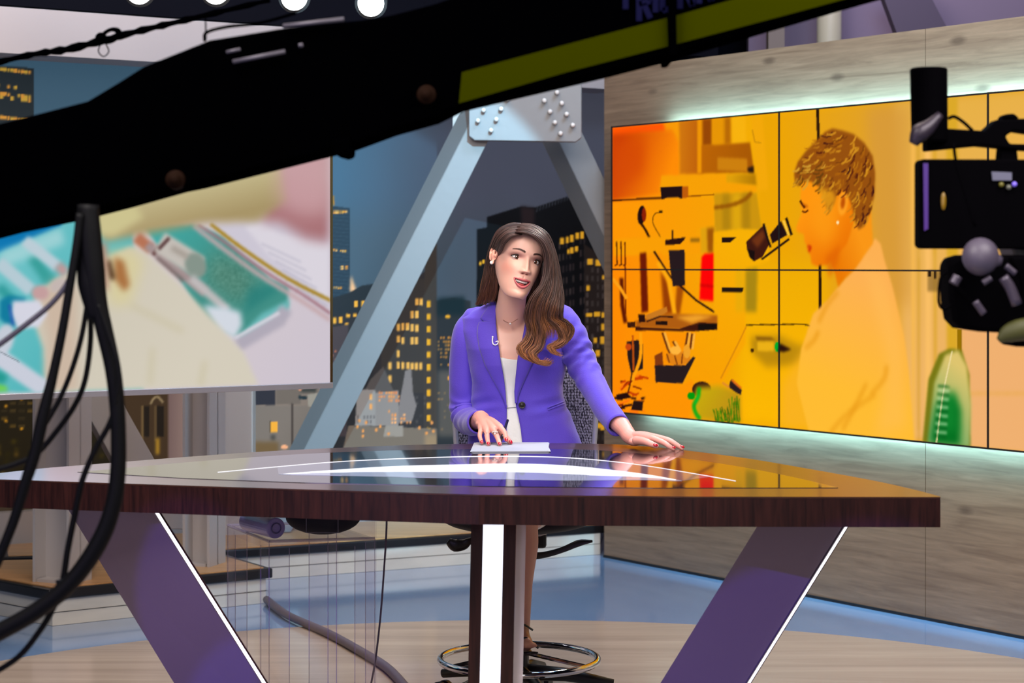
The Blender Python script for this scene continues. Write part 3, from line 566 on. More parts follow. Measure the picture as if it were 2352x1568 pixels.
# syringes and bottle at the left
Y.line((196, 214, 224), [(60, 555), (130, 610)], 26, soft=2); Y.line((200, 160, 160), [(135, 612), (150, 625)], 22, soft=3); Y.line((190, 212, 222), [(0, 605), (70, 665)], 30, soft=2); Y.ell((205, 165, 165), 93, 672, 20, 17, soft=2); Y.ell((205, 190, 185), 135, 655, 22, 14, -.5, soft=2)
Y.poly((20, 130, 165), [(0, 690), (20, 678), (60, 684), (50, 750), (20, 750), (0, 730)], soft=2); Y.poly((222, 222, 236), [(30, 690), (90, 690), (110, 720), (90, 750), (40, 755), (26, 720)], soft=2); Y.line((40, 90, 180), [(22, 700), (30, 745)], 6, soft=1)
Y.ell((205, 212, 224), 10, 780, 22, 38, .3, soft=2); Y.line((210, 214, 228), [(0, 820), (100, 890)], 40, soft=2); Y.line((120, 130, 140), [(0, 806), (45, 830)], 2); Y.poly((120, 215, 90), [(-10, 876), (14, 884), (20, 897), (-10, 899)], soft=2); Y.poly((40, 160, 150), [(-10, 845), (20, 862), (10, 880), (-10, 876)], soft=3)
Y.poly((150, 205, 225), [(-400, 640), (-40, 620), (-30, 900), (-400, 900)], soft=10)
r = thing('television', 'large flat television showing gloved hands over a teal tray', 'television', to)
obj('screen_image', cv.mesh('screen_image'), attr_mat('tv_glow', rough=.25, emit=.9, base=0, spec=.05), r)
bm = nb(); obox(bm, to, tu, UP, tn, (-.01, TWd + .01), (-.012, TH + .01), (-.05, -.004)); obj('back_case', bm, M_black, r, bev=.004)
M_gb = mat('tv_edge', (96, 74, 44), .3, metal=.8)
for su, sv in (((-.01, 0), (0, TH + .008)), ((TWd, TWd + .010), (-.002, TH + .008)), ((-.01, TWd + .01), (TH, TH + .008))):
    bm = nb(); obox(bm, to, tu, UP, tn, su, sv, (-.05, .004)); obj('bezel', bm, M_black if su[0] < 1 else M_gb, r)
bm = nb(); obox(bm, to, tu, UP, tn, (-.01, TWd + .01), (-.022, 0), (-.05, .006)); obj('bottom_trim', bm, mat('silver_trim', (176, 172, 178), .3, metal=.7), r, bev=.002)
bm = nb(); obox(bm, to, tu, UP, tn, (.3, 1.1), (.2, .6), (-.2, -.05)); obj('wall_mount', bm, M_black, r)
# ================================================================ CITY BACKDROP (flat backlit print)
cv = Canvas(BO + BN * .0 + UP * .285, BU, 5.0, 2.35, 165, (66, 84, 104)); Y = cv
Y.poly((64, 96, 118), [(-900, -100), (1600, -100), (1600, 1200), (-900, 1200)], col2=(72, 74, 88), axis=((780, 400), (1060, 420)))
Y.poly((70, 84, 92), [(-900, 500), (1600, 500), (1600, 900), (-900, 900)], soft=30, a=.5)
def windows(x0, y0, x1, y1, nx, ny, ww, wh, p, cols=((230, 165, 60), (215, 140, 50), (235, 180, 100)), sk=0, soft=0, a=1):
    for j in range(ny):
        for i in range(nx):
            if rng.random() < p:
                x = x0 + (x1 - x0) * (i + .5) / nx; y = y0 + (y1 - y0) * (j + .5) / ny + sk * (x - x0)
                Y.rect(cols[rng.integers(0, len(cols))], x - ww / 2, y - wh / 2, x + ww / 2, y + wh / 2, a=a, soft=soft)
DK = ((66, 62, 62), (86, 80, 78))
# tower behind the TV edge and far left towers
Y.poly((38, 58, 72), [(740, 470), (803, 478), (803, 700), (740, 700)]); windows(760, 484, 798, 490, 8, 1, 4, 6, .95); windows(760, 570, 800, 576, 8, 1, 4, 5, .8, sk=.12); windows(760, 655, 785, 664, 5, 1, 4, 5, .9); windows(780, 612, 800, 616, 2, 1, 6, 8, .9)
for y in range(486, 690, 9): Y.line((52, 74, 88), [(762, y), (802, y + 4)], 2, a=.6)
Y.line((150, 110, 40), [(765, 450), (766, 472)], 4)
Y.poly((34, 44, 50), [(-200, 140), (78, 158), (78, 300), (-200, 300)]); 
for y, p in ((152, .95), (190, .4), (208, .9), (216, .8), (262, .8)): windows(-40, y, 72, y + 6, 14, 1, 7, 8, p, cols=((200, 160, 60), (215, 150, 60)), sk=.12)
Y.poly((235, 180, 130), [(803, 668), (806, 630), (812, 650), (822, 674)], soft=1)
Y.poly((36, 44, 50), [(740, 690), (800, 672), (830, 655), (862, 650), (870, 760), (740, 760)]); Y.poly((44, 46, 50), [(740, 730), (900, 700), (900, 1040), (740, 1040)])
for (x, y) in ((817, 697), (834, 697), (845, 694), (768, 735), (782, 734), (799, 727), (815, 726), (796, 747)): Y.rect((236, 170, 60), x - 4, y - 7, x + 4, y + 7 if y > 730 or y < 700 else y)
Y.poly((70, 62, 66), [(762, 750), (800, 744), (796, 1000), (755, 1000)]); windows(758, 790, 790, 870, 4, 8, 4, 5, .45, cols=((220, 130, 80), (190, 110, 80)))
# centre buildings
Y.poly((52, 50, 52), [(955, 640), (1000, 600), (1002, 1000), (850, 1000), (860, 800), (905, 700)]); Y.poly((60, 56, 54), [(875, 790), (955, 640), (975, 640), (975, 900), (875, 900)])
for (x, y) in ((957, 692), (967, 692), (946, 721), (957, 721), (925, 749), (935, 749), (946, 751), (957, 752), (915, 750), (915, 777), (925, 781), (946, 781), (956, 781), (914, 811), (895, 838), (914, 837), (925, 838), (936, 838), (946, 839), (956, 839), (966, 839), (895, 868)):
    Y.rect((238, 176, 84), x - 3.5, y - 8, x + 3.5, y + 8)
Y.poly((64, 58, 54), [(975, 560), (1002, 560), (1002, 1010), (972, 1010)]); 
for y in range(697, 1000, 29): Y.rect((230, 165, 40), 980, y - 7, 988, y + 7)
Y.poly((88, 82, 80), [(850, 870), (880, 840), (905, 900), (905, 1010), (820, 1010), (835, 900)]); windows(905, 890, 980, 1000, 8, 8, 5, 7, .4, cols=((60, 58, 60), (74, 70, 70)))
Y.poly((150, 144, 140), [(836, 892), (862, 894), (862, 975), (815, 975), (820, 900)]); Y.rect((236, 170, 100), 848, 903, 854, 916); Y.rect((236, 160, 90), 848, 925, 854, 938)
windows(818, 950, 862, 972, 6, 2, 4, 8, .8, cols=((110, 104, 104),))
Y.poly((128, 120, 118), [(930, 850), (944, 845), (948, 900), (956, 930), (946, 965), (912, 970), (915, 930), (925, 880)]); Y.poly((140, 132, 128), [(862, 900), (915, 895), (915, 975), (862, 975)])
windows(868, 896, 918, 922, 9, 3, 4, 6, .6, cols=((235, 150, 80), (215, 130, 80))); windows(890, 938, 945, 972, 8, 4, 4, 6, .45, cols=((235, 150, 80), (240, 170, 110)))
Y.poly((118, 106, 94), [(800, 975), (1090, 985), (1090, 1060), (780, 1060)]); Y.poly((150, 140, 130), [(885, 975), (925, 975), (925, 1000), (880, 1000)]); Y.rect((150, 126, 98), 975, 995, 1060, 1040, soft=2)
for _ in range(14): Y.ell((230, 150, 80), rng.uniform(815, 1060), rng.uniform(960, 1000), 3, 4)
Y.poly((42, 46, 50), [(1002, 690), (1040, 682), (1080, 690), (1100, 1040), (1002, 1040)]); Y.poly((20, 38, 44), [(1004, 684), (1066, 680), (1070, 722), (1004, 724)], soft=3)
windows(1004, 770, 1050, 840, 8, 8, 4, 5, .45, cols=((180, 120, 50), (150, 110, 60))); windows(1004, 880, 1100, 990, 14, 8, 4, 5, .2, cols=((170, 120, 60),)); Y.ell((225, 160, 40), 1028, 726, 6, 4); Y.poly((100, 92, 84), [(1005, 850), (1060, 850), (1075, 1000), (1005, 1000)], soft=3, a=.7)
for _ in range(10): Y.ell((225, 150, 60), rng.uniform(1030, 1095), rng.uniform(740, 960), 3, 5)
# tall black towers right
Y.poly((13, 13, 16), [(1095, 526), (1118, 522), (1118, 498), (1195, 474), (1228, 476), (1300, 452), (1420, 480), (1420, 1060), (1090, 1060)])
Y.poly((36, 26, 28), [(1196, 474), (1228, 478), (1222, 600), (1198, 600)], soft=2)
for k in range(12): Y.line((70, 74, 84), [(1232 + k * 7, 486 - k * 2.6), (1234 + k * 7, 474 - k * 2.6)], 2, a=.7)
windows(1240, 560, 1345, 1000, 13, 16, 4, 15, .9, cols=((46, 38, 40), (54, 46, 46), (34, 30, 32)), sk=-.22)
Y.rect((12, 12, 14), 1318, 520, 1330, 1000)
Y.poly((38, 30, 28), [(1340, 560), (1400, 600), (1400, 1040), (1345, 1040)]); windows(1342, 590, 1390, 1010, 4, 22, 5, 12, .85, cols=((58, 50, 48), (70, 60, 58)), sk=.05)
for (x, y, ww, wh) in ((1290, 553, 8, 15), (1302, 550, 7, 14), (1313, 547, 8, 15), (1325, 542, 8, 14), (1336, 540, 8, 16), (1305, 577, 6, 10), (1313, 574, 8, 13), (1323, 571, 6, 12), (1354, 601, 12, 13), (1373, 602, 12, 14), (1350, 661, 8, 12), (1352, 722, 14, 8), (1371, 720, 14, 10), (1385, 722, 8, 12), (1384, 750, 9, 16), (1383, 780, 10, 16), (1366, 780, 8, 12), (1372, 810, 10, 14), (1386, 870, 8, 14), (1374, 975, 10, 12), (1384, 978, 10, 14), (1110, 600, 5, 8), (1103, 604, 5, 8), (1385, 636, 6, 10)):
    Y.rect((232, 168, 40), x - ww / 2, y - wh / 2, x + ww / 2, y + wh / 2, soft=0)
# low buildings under the television
Y.poly((128, 110, 98), [(575, 860), (780, 860), (760, 1050), (575, 1050)]); Y.rect((44, 42, 50), 579, 885, 632, 928); Y.rect((108, 94, 84), 634, 884, 690, 926); Y.poly((120, 106, 96), [(580, 930), (760, 930), (750, 1040), (580, 1040)])
Y.line((70, 58, 52), [(671, 925), (671, 1022)], 5); Y.rect((236, 160, 50), 622, 966, 637, 990); Y.rect((70, 60, 44), 619, 964, 622, 990); Y.rect((70, 66, 60), 622, 996, 632, 1008, soft=1); Y.ell((240, 165, 120), 653, 1024, 8, 5)
Y.rect((56, 56, 52), 690, 884, 726, 900, soft=1); Y.poly((30, 44, 50), [(685, 906), (706, 908), (704, 916), (686, 914)]); Y.poly((150, 138, 124), [(706, 904), (730, 900), (722, 930), (708, 932)]); Y.ell((236, 150, 110), 689, 890, 4, 5); Y.rect((110, 84, 52), 580, 1012, 640, 1040, soft=2)
Y.poly((120, 96, 92), [(386, 880), (432, 880), (432, 1060), (386, 1060)], col2=(150, 126, 118), axis=((386, 900), (430, 900)))
Y.poly((70, 52, 34), [(270, 880), (386, 880), (386, 1060), (270, 1060)]); Y.rect((110, 88, 62), 296, 880, 346, 888)
for x, ww in ((330, 13), (360, 16)): Y.rect((36, 28, 20), x, 930, x + ww, 1000); Y.line((120, 96, 60), [(x - 3, 930), (x - 3, 1010)], 3)
Y.line((150, 128, 92), [(346, 925), (354, 912), (364, 910), (374, 922)], 5, 8); Y.rect((200, 150, 40), 358, 1004, 366, 1040, soft=1)
Y.poly((34, 28, 14), [(-700, 860), (270, 860), (270, 1250), (-700, 1250)], soft=2)
windows(-200, 880, 80, 985, 14, 6, 14, 7, .7, cols=((64, 52, 26), (48, 40, 22), (80, 62, 24))); windows(-200, 905, 60, 990, 14, 5, 6, 6, .15, cols=((200, 140, 30),))
for _ in range(150):
    x, y = rng.uniform(-260, 265), rng.uniform(985, 1180); Y.ell(((110, 86, 16), (78, 64, 10), (44, 38, 8), (130, 96, 24))[rng.integers(0, 4)], x, y, rng.uniform(4, 9), rng.uniform(3, 7), rng.uniform(0, 3), soft=1, a=.7)
Y.poly((112, 100, 88), [(560, 1040), (1095, 1058), (1095, 1500), (560, 1500)], col2=(84, 74, 66), axis=((800, 1050), (800, 1300)))
Y.poly((46, 38, 34), [(1095, 1050), (1700, 1060), (1700, 1500), (1095, 1500)])
Y.poly((60, 48, 36), [(-700, 1180), (560, 1040), (560, 1500), (-700, 1500)])
M_bd = attr_mat('printed_backdrop', rough=.6, emit=.66, base=1, spec=.2)
nt = M_bd.node_tree; bb = nt.nodes['Principled BSDF']
mx = nt.nodes.new('ShaderNodeMix'); mx.data_type = 'RGBA'; mx.inputs[0].default_value = .55; mx.inputs[7].default_value = (0, 0, 0, 1)
nt.links.new(nt.nodes['Color Attribute'].outputs[0] if 'Color Attribute' in nt.nodes else [n for n in nt.nodes if n.type == 'VERTEX_COLOR'][0].outputs[0], mx.inputs[6]); nt.links.new(mx.outputs[2], bb.inputs['Base Color'])
r = thing('city_backdrop', 'wide backlit print of a city skyline at dusk with lit windows', 'backdrop', BO)
obj('printed_sheet', cv.mesh('printed_sheet'), M_bd, r)
bm = nb(); obox(bm, BO, BU, UP, -BN, (0, 5.0), (.285, 2.64), (.004, .02)); obj('backing_board', bm, M_black, r)
# ================================================================ NEWS DESK
ZT = .865; TK = .072
M_walnut = wood_mat('dark_walnut', (56, 28, 25), (24, 11, 12), (30, 14, 12), 2, scale=2.2, rough=.3, knots=False, spec=.35)
M_wtop = wood_mat('walnut_top', (70, 40, 30), (46, 26, 22), (30, 14, 12), 0, scale=1.4, rough=.28, knots=False, spec=.6, coat=.4)
M_glass = mat('dark_glass', (20, 26, 36), .03, spec=.7, coat=.4)
M_led = mat('led_white', (240, 240, 255), .3, emit=(246, 244, 255), es=2.2)
M_leg = mat('leg_metal', (98, 86, 112), .3, metal=.2)
back = [(-100, 1097), (0, 1086), (100, 1075), (200, 1067), (400, 1051), (600, 1037), (800, 1027), (1000, 1020), (1180, 1017.5), (1360, 1018.5), (1500, 1026), (1700, 1050), (1850, 1075), (2000, 1102), (2100, 1124), (2160, 1140)]
backc = spline(back, 60); front = [(2160, 1141), (1600, 1140), (1100, 1135.5), (560, 1119), (0, 1100.5), (-100, 1097.5)]
def pz(l, z): return [on_z(x, y, ZT).to_2d().to_3d() + UP * z for x, y in l]
outline = [tuple(p) for p in backc] + [tuple(p) for p in front[:-1]]
desk = thing('news_desk', 'lens-shaped dark walnut news desk with glossy glass inlay and lit slanted legs', 'desk', on_z(1130, 1078, ZT) - UP * ZT)
bm = nb(); prism(bm, pz(outline, ZT - .004), pz(outline, ZT)); obj('tabletop', bm, M_wtop, desk)
bm = nb(); prism(bm, pz(outline, ZT - TK), pz(outline, ZT - .0045)); obj('apron', bm, M_walnut, desk)
def inset(l, z): return [on_z(x, y, ZT).to_2d().to_3d() + UP * z for x, y in l]
gback = spline([(178, 1084.5), (290, 1075), (420, 1063), (560, 1052), (700, 1043), (850, 1036.5), (1000, 1033), (1180, 1031), (1340, 1033), (1480, 1043), (1600, 1057), (1720, 1076), (1830, 1098), (1925, 1120.5)], 60)
gfront = [(1500, 1121), (1100, 1117), (700, 1109), (430, 1099)]
gl = [tuple(p) for p in gback] + gfront
bm = nb(); prism(bm, inset(gl, ZT - .002), inset(gl, ZT + .0012)); obj('glass_inlay', bm, M_glass, desk)
# glowing crescent under the glass surface
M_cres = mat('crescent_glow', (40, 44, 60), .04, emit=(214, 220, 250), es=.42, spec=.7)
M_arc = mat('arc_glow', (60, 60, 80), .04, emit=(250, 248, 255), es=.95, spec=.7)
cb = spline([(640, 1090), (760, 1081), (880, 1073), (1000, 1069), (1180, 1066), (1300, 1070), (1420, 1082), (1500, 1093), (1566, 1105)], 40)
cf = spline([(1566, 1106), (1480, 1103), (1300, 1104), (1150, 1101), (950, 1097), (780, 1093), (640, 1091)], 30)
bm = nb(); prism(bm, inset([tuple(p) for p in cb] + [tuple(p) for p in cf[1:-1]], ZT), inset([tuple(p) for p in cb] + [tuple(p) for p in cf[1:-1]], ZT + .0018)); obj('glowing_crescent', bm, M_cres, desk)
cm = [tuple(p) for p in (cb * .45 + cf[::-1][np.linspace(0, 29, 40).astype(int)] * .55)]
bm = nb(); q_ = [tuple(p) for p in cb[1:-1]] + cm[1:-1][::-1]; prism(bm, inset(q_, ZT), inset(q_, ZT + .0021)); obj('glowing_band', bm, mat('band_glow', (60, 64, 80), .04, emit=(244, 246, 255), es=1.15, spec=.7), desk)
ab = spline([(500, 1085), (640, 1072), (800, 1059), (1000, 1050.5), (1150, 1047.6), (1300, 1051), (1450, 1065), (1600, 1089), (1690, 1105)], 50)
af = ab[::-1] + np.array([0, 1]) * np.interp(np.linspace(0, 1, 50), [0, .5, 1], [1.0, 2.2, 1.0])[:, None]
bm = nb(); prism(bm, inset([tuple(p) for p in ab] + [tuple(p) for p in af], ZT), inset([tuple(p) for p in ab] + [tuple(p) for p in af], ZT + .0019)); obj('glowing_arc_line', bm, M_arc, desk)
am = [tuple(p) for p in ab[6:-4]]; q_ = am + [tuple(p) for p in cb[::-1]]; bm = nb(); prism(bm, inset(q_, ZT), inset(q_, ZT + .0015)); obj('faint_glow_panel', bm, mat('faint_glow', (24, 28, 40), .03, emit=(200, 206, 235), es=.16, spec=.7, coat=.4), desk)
# legs: slanted slabs with a light strip along one narrow edge
def slant_leg(tlx, trx, k1, k2, yt, dl, dr, ew, name='leg'):
    def X(x, k, y): return x + k * (y - yt)
    yb = PY0 + H * F / ((dl + dr) / 2); zt_ = ZT - TK
    def P(x, d, z): return Vector(((x - PX0) / F * d, d, z))
    def col(z):
        def y(d): return PY0 + (H - z) * F / d
        q = [(tlx, k1, dl), (trx, k2, dr), (trx + ew, k2, dr + .015), (trx + ew - 3, k2, dr + .05), (tlx, k1, dl + .05)]
        return [P(X(x, k, y(d)), d, z) for x, k, d in q]
    a, b = col(zt_), col(0.003); bm = nb(); prism(bm, a, b); lg = obj(name, bm, M_leg, desk)
    def mixp(p, q, t): return p * (1 - t) + q * t
    o = Vector((0, -.003, 0))
    bm = nb(); f1 = [mixp(a[1], a[2], .0) + o * .4, mixp(a[1], a[2], 1) + o * .4, mixp(b[1], b[2], 1) + o * .4, mixp(b[1], b[2], .0) + o * .4]; ext(bm, f1, (0, -.002, 0)); obj('edge_trim', bm, M_walnut, lg)
    bm = nb(); f2 = [mixp(a[1], a[2], .22) + o, mixp(a[1], a[2], .7) + o, mixp(b[1], b[2], .7) + o, mixp(b[1], b[2], .22) + o]; ext(bm, f2, (0, -.004, 0)); obj('light_strip', bm, M_led, lg)
slant_leg(163, 356, .61, .63, 1180, 5.30, 5.12, 16)
slant_leg(1737, 1936, -.618, -.623, 1212, 5.02, 5.16, 11)
def P5(x, d, z): return Vector(((x - PX0) / F * d, d, z))
def vleg(x0, x1, y0, y1, d, dd, nm, m, par, zt_=ZT - TK):
    bm = nb(); k = (y1 - y0) and 0
    a = [P5(x0, d, zt_), P5(x1, d, zt_)]; b = [P5(y0, d, .003), P5(y1, d, .003)]
    prism(bm, [a[0], a[1], b[1], b[0]], [v + Vector((0, dd, 0)) for v in (a[0], a[1], b[1], b[0])]); return obj(nm, bm, m, par)
lg = vleg(1083, 1186, 1068, 1171, 5.06, .06, 'leg', M_walnut, desk)
vleg(1110.5, 1157.5, 1095, 1142, 5.055, .004, 'light_strip', mat('led_bright', (240, 240, 255), .3, emit=(238, 242, 255), es=1.1), lg)
M_acr = mat('frosted_acrylic', (232, 222, 226), .12, trans=.0, alpha=.7, spec=.6)
vleg(1187, 1209, 1172, 1194, 5.09, .30, 'clear_side_panel', M_acr, lg)
# ================================================================ PAPER STACK
ps = thing('paper_stack', 'small stack of white script papers under the woman\'s fingers on the desk', 'paper', on_z(1170, 1030, ZT) + UP * .0015)
M_paper = mat('paper', (166, 168, 182), .8, spec=.1)
for i, (dx, rot) in enumerate(((0, 0), (4, .02), (-3, -.015), (2, .01))):
    q = [(1092 + dx, 1019.5), (1258 + dx, 1019.2), (1262 - dx, 1039.4), (1083 + dx, 1040.2)]
    bm = nb(); z0 = ZT + .0016 + i * .0010; a = [on_z(x, y, ZT).to_2d().to_3d() + UP * z0 for x, y in q]; prism(bm, a, [v + UP * .0008 for v in a]); obj('sheet', bm, M_paper, ps)
# ================================================================ ACRYLIC STAND AND WHAT IT HOLDS
M_clear = bpy.data.materials.new('clear_acrylic'); M_clear.use_nodes = True; nt = M_clear.node_tree; nt.nodes.clear()
o_ = nt.nodes.new('ShaderNodeOutputMaterial'); tr = nt.nodes.new('ShaderNodeBsdfTransparent'); gs = nt.nodes.new('ShaderNodeBsdfGlossy'); gs.inputs['Roughness'].default_value = .04; fr = nt.nodes.new('ShaderNodeValue'); fr.outputs[0].default_value = .035; mxs = nt.nodes.new('ShaderNodeMixShader')
tr.inputs[0].default_value = (.97, .96, .98, 1); nt.links.new(fr.outputs[0], mxs.inputs[0]); nt.links.new(tr.outputs[0], mxs.inputs[1]); nt.links.new(gs.outputs[0], mxs.inputs[2]); nt.links.new(mxs.outputs[0], o_.inputs[0])
M_edge = mat('acrylic_edge', (186, 172, 195), .5, alpha=.45, spec=.1)
ax0, ax1 = P5(614, 5.52, 0).x, P5(861, 5.62, 0).x; yF, yB = 5.56, 5.90; zt_ = .645
st = thing('acrylic_stand', 'clear acrylic stand with arched sides under the desk left of the centre leg', 'stand', ((ax0 + ax1) / 2, 5.7, 0))
sk = P5(521, 5.88, 0).x - ax0
def wall(nm, a, b, z0, z1, m=M_clear):
    d = (b - a); n = Vector((d.y, -d.x, 0)).normalized() * .006; bm = nb()
    prism(bm, [a + UP * z0, b + UP * z0, b + UP * z1, a + UP * z1], [a + n + UP * z0, b + n + UP * z0, b + n + UP * z1, a + n + UP * z1]); return obj(nm, bm, m, st)
c00, c10 = Vector((ax0, yF, 0)), Vector((ax1, yF + .06, 0)); c01, c11 = c00 + Vector((sk, yB - yF, 0)), c10 + Vector((sk, yB - yF, 0))
bm = nb(); prism(bm, [c + UP * (zt_ - .006) for c in (c00, c10, c11, c01)], [c + UP * zt_ for c in (c00, c10, c11, c01)]); obj('shelf', bm, mat('acrylic_shelf', (186, 172, 195), .3, alpha=.22, spec=.2), st)
for a, b in ((c00, c10), (c10, c11), (c11, c01), (c01, c00)):
    wall('side_panel', a, b, zt_, zt_ + .12)
    u = (b - a); 
    for s0_, s1_ in ((0, .19), (.81, 1)): wall('leg_panel', a + u * s0_, a + u * s1_, .004, zt_ - .007)
    wall('arch', a + u * .19, a + u * .81, zt_ - .022, zt_ - .007)
    for s_ in (0, .19, .81):
        p = a + u * s_; bm = nb(); tube(bm, [p + UP * .004, p + UP * (zt_ if s_ == 0 else zt_ - .02)], .0011, 4); obj('polished_edge', bm, M_edge, st)
for a, b in ((c00, c10), (c01, c00), (c11, c01)):
    bm = nb(); tube(bm, [a + UP * zt_, b + UP * zt_], .004, 4); obj('rim', bm, M_edge, st)
bg = thing('black_pouch', 'black soft pouch lying on the acrylic stand', 'pouch', P5(745, 5.72, zt_ + .001))
bm = nb(); ball(bm, P5(742, 5.70, zt_ + .05), (.108, .065, .05), 24); obj('bag_body', bm, mat('black_fabric', (16, 14, 20), .7), bg, smooth=True)
bm = nb(); c = P5(740, 5.625, zt_ + .045)
for s_ in (-1, 1): tube(bm, [c + Vector((-.045, 0, .03 * s_)), c + Vector((.045, 0, .03 * s_))], .0009, 4); tube(bm, [c + Vector((.045 * s_, 0, -.03)), c + Vector((.045 * s_, 0, .03))], .0009, 4)
obj('pocket_seam', bm, mat('grey_piping', (150, 146, 156), .5), bg)
bt = thing('frosted_tube', 'pale violet frosted roll lying beside the black pouch', 'roll', P5(620, 5.64, zt_ + .002))
bm = nb(); a = P5(634, 5.59, zt_ + .032); b = a + Vector((-.10, .16, 0)); cyl(bm, a, b, .029, .029, 28); obj('roll_body', bm, mat('frosted_violet', (168, 160, 215), .3), bt, smooth=False, bev=.003)
bm = nb(); torus(bm, a + Vector((.001, -.002, 0)), .014, .002, (.85, .53, 0), (0, 0, 1), 20, 6); obj('end_ring', bm, mat('violet_ring', (110, 106, 150), .4), bt)
# ---- cables
bm = nb(); tube(bm, [P5(612, 8.3, .02), on_z(660, 1412, .02), on_z(750, 1452, .02), on_z(830, 1496, .02), on_z(885, 1530, .02), on_z(925, 1570, .02), on_z(980, 1640, .02)], .016, 8, 40)
tag(obj('floor_cable', bm, mat('grey_cable', (96, 84, 92), .5), smooth=True), 'thick grey cable loom snaking along the floor behind the desk', 'cable')
bm = nb(); tube(bm, [P5(884, 5.75, .80), P5(888, 5.75, .67), P5(880, 5.75, .50), P5(872, 5.74, .38), P5(858, 5.72, .25), P5(830, 5.7, .1), P5(800, 5.66, .01)], .0028, 6, 40)
tag(obj('thin_wire', bm, mat('thin_cable', (90, 78, 100), .5), smooth=True), 'thin wire hanging under the desk beside the acrylic stand', 'wire')
# ================================================================ DRAFTING CHAIR
ch = thing('drafting_chair', 'mesh-backed drafting chair with chrome foot ring holding the seated woman', 'chair', (.03, 6.42, 0))
M_ch = mat('chrome', (210, 212, 220), .08, metal=1); M_frame = mat('silver_frame', (186, 186, 200), .3, metal=.5); M_plastic = mat('black_plastic', (14, 13, 16), .4)
cx_, cy_ = P5(1192, 6.32, 0).x, 6.32
bm = nb(); torus(bm, (cx_, cy_, .165), .25, .011, seg=64, rs=10); obj('foot_ring', bm, M_ch, ch, smooth=True)
bm = nb(); cyl(bm, (cx_, cy_, .09), (cx_, cy_, .34), .032); cyl(bm, (cx_, cy_, .34), (cx_, cy_, .54), .02); obj('column', bm, M_plastic, ch)
for i in range(3):
    a = R(90 + 120 * i); bm = nb(); tube(bm, [(cx_, cy_, .19), (cx_ + .24 * math.cos(a), cy_ + .24 * math.sin(a), .165)], .007); obj('ring_spoke', bm, M_ch, ch)
for i in range(5):
    a = R(2 + 72 * i); dx, dy = math.cos(a), math.sin(a); e = Vector((cx_ + .30 * dx, cy_ + .30 * dy, .085)); bm = nb(); tube(bm, [(cx_, cy_, .125), (cx_ + .15 * dx, cy_ + .15 * dy, .115), e], [.028, .022, .014], 10, flat=.7); lg_ = obj('base_leg', bm, M_plastic, ch, smooth=True)
    for s_ in (-1, 1):
        bm = nb(); q = e + Vector((-dy * .016 * s_, dx * .016 * s_, -.054)); cyl(bm, q - Vector((-dy, dx, 0)) * .008, q + Vector((-dy, dx, 0)) * .008, .030, .030, 20); obj('caster', bm, M_plastic, lg_)
sx, sy, sz = P5(1190, 6.42, 0).x, 6.42, .60
bm = nb(); ball(bm, (sx, sy, sz), (.245, .24, .045), 28); obj('seat', bm, mat('seat_fabric', (26, 24, 34), .8), ch, smooth=True)
bm = nb(); box(bm, (sx - .09, sy - .1, sz - .085), (sx + .09, sy + .1, sz - .03)); obj('mechanism', bm, M_plastic, ch, bev=.01)
bm = nb(); tube(bm, [P5(1210, 6.3, .578), P5(1245, 6.3, .575), P5(1285, 6.3, .60)], [.02, .016, .01], 8, 8); obj('side_bracket', bm, mat('pale_plastic', (176, 170, 170), .4), ch, smooth=True)
bm = nb(); tube(bm, [P5(1150, 6.2, .57), P5(1086, 6.16, .565), P5(1065, 6.16, .552), P5(1045, 6.16, .550), P5(1030, 6.16, .563)], [.010, .010, .018, .022, .012], 10, 16, flat=.5); obj('height_lever', bm, M_plastic, ch, smooth=True)
bm = nb(); tube(bm, [P5(1212, 6.2, .512), P5(1245, 6.2, .512), P5(1290, 6.2, .528), P5(1330, 6.2, .55), P5(1361, 6.2, .556)], [.013, .010, .009, .011, .004], 10, 16, flat=.6); obj('tilt_lever', bm, M_plastic, ch, smooth=True)
# backrest: rounded frame and woven mesh
bdp = 6.64; b0 = P5(1044, bdp, 1.0).x; b1 = P5(1368, bdp, 1.0).x; zb0, zb1 = .70, 1.175
def bp(u, v):   # u, v in -1..1, curved around the sitter
    x = (b0 + b1) / 2 + u * (b1 - b0) / 2 * (1 - .05 * (v < 0) * -v); z = (zb0 + zb1) / 2 + v * (zb1 - zb0) / 2
    return Vector((x, bdp - .05 * u * u + .03 * (v - .2) ** 2, z))
def rr(t):      # rounded rectangle outline
    c, s = math.cos(t), math.sin(t); return (math.copysign(abs(c) ** .38, c), math.copysign(abs(s) ** .38, s))
bm = nb(); pts = [bp(*rr(t)) for t in np.linspace(0, 2 * math.pi, 65)]; tube(bm, pts, .0115, 8, flat=.8, up=(0, 1, 0), cap=False); obj('back_frame', bm, M_frame, ch, smooth=True)
m = bpy.data.materials.new('woven_mesh'); m.use_nodes = True; nt = m.node_tree; b = nt.nodes['Principled BSDF']; b.inputs['Roughness'].default_value = .5
tc = nt.nodes.new('ShaderNodeTexCoord'); mp = nt.nodes.new('ShaderNodeMapping'); mp.inputs['Scale'].default_value = (1, 1, .33); wv = nt.nodes.new('ShaderNodeTexVoronoi'); wv.inputs['Scale'].default_value = 320; wv.inputs['Randomness'].default_value = .5
nt.links.new(tc.outputs['Object'], mp.inputs[0]); nt.links.new(mp.outputs[0], wv.inputs['Vector']); rp = nt.nodes.new('ShaderNodeValToRGB'); rp.color_ramp.elements[0].position = .3; rp.color_ramp.elements[1].position = .6; rp.color_ramp.elements[0].color = L4((168, 166, 186)); rp.color_ramp.elements[1].color = L4((24, 22, 34))
nt.links.new(wv.outputs['Distance'], rp.inputs[0]); nt.links.new(rp.outputs[0], b.inputs['Base Color'])
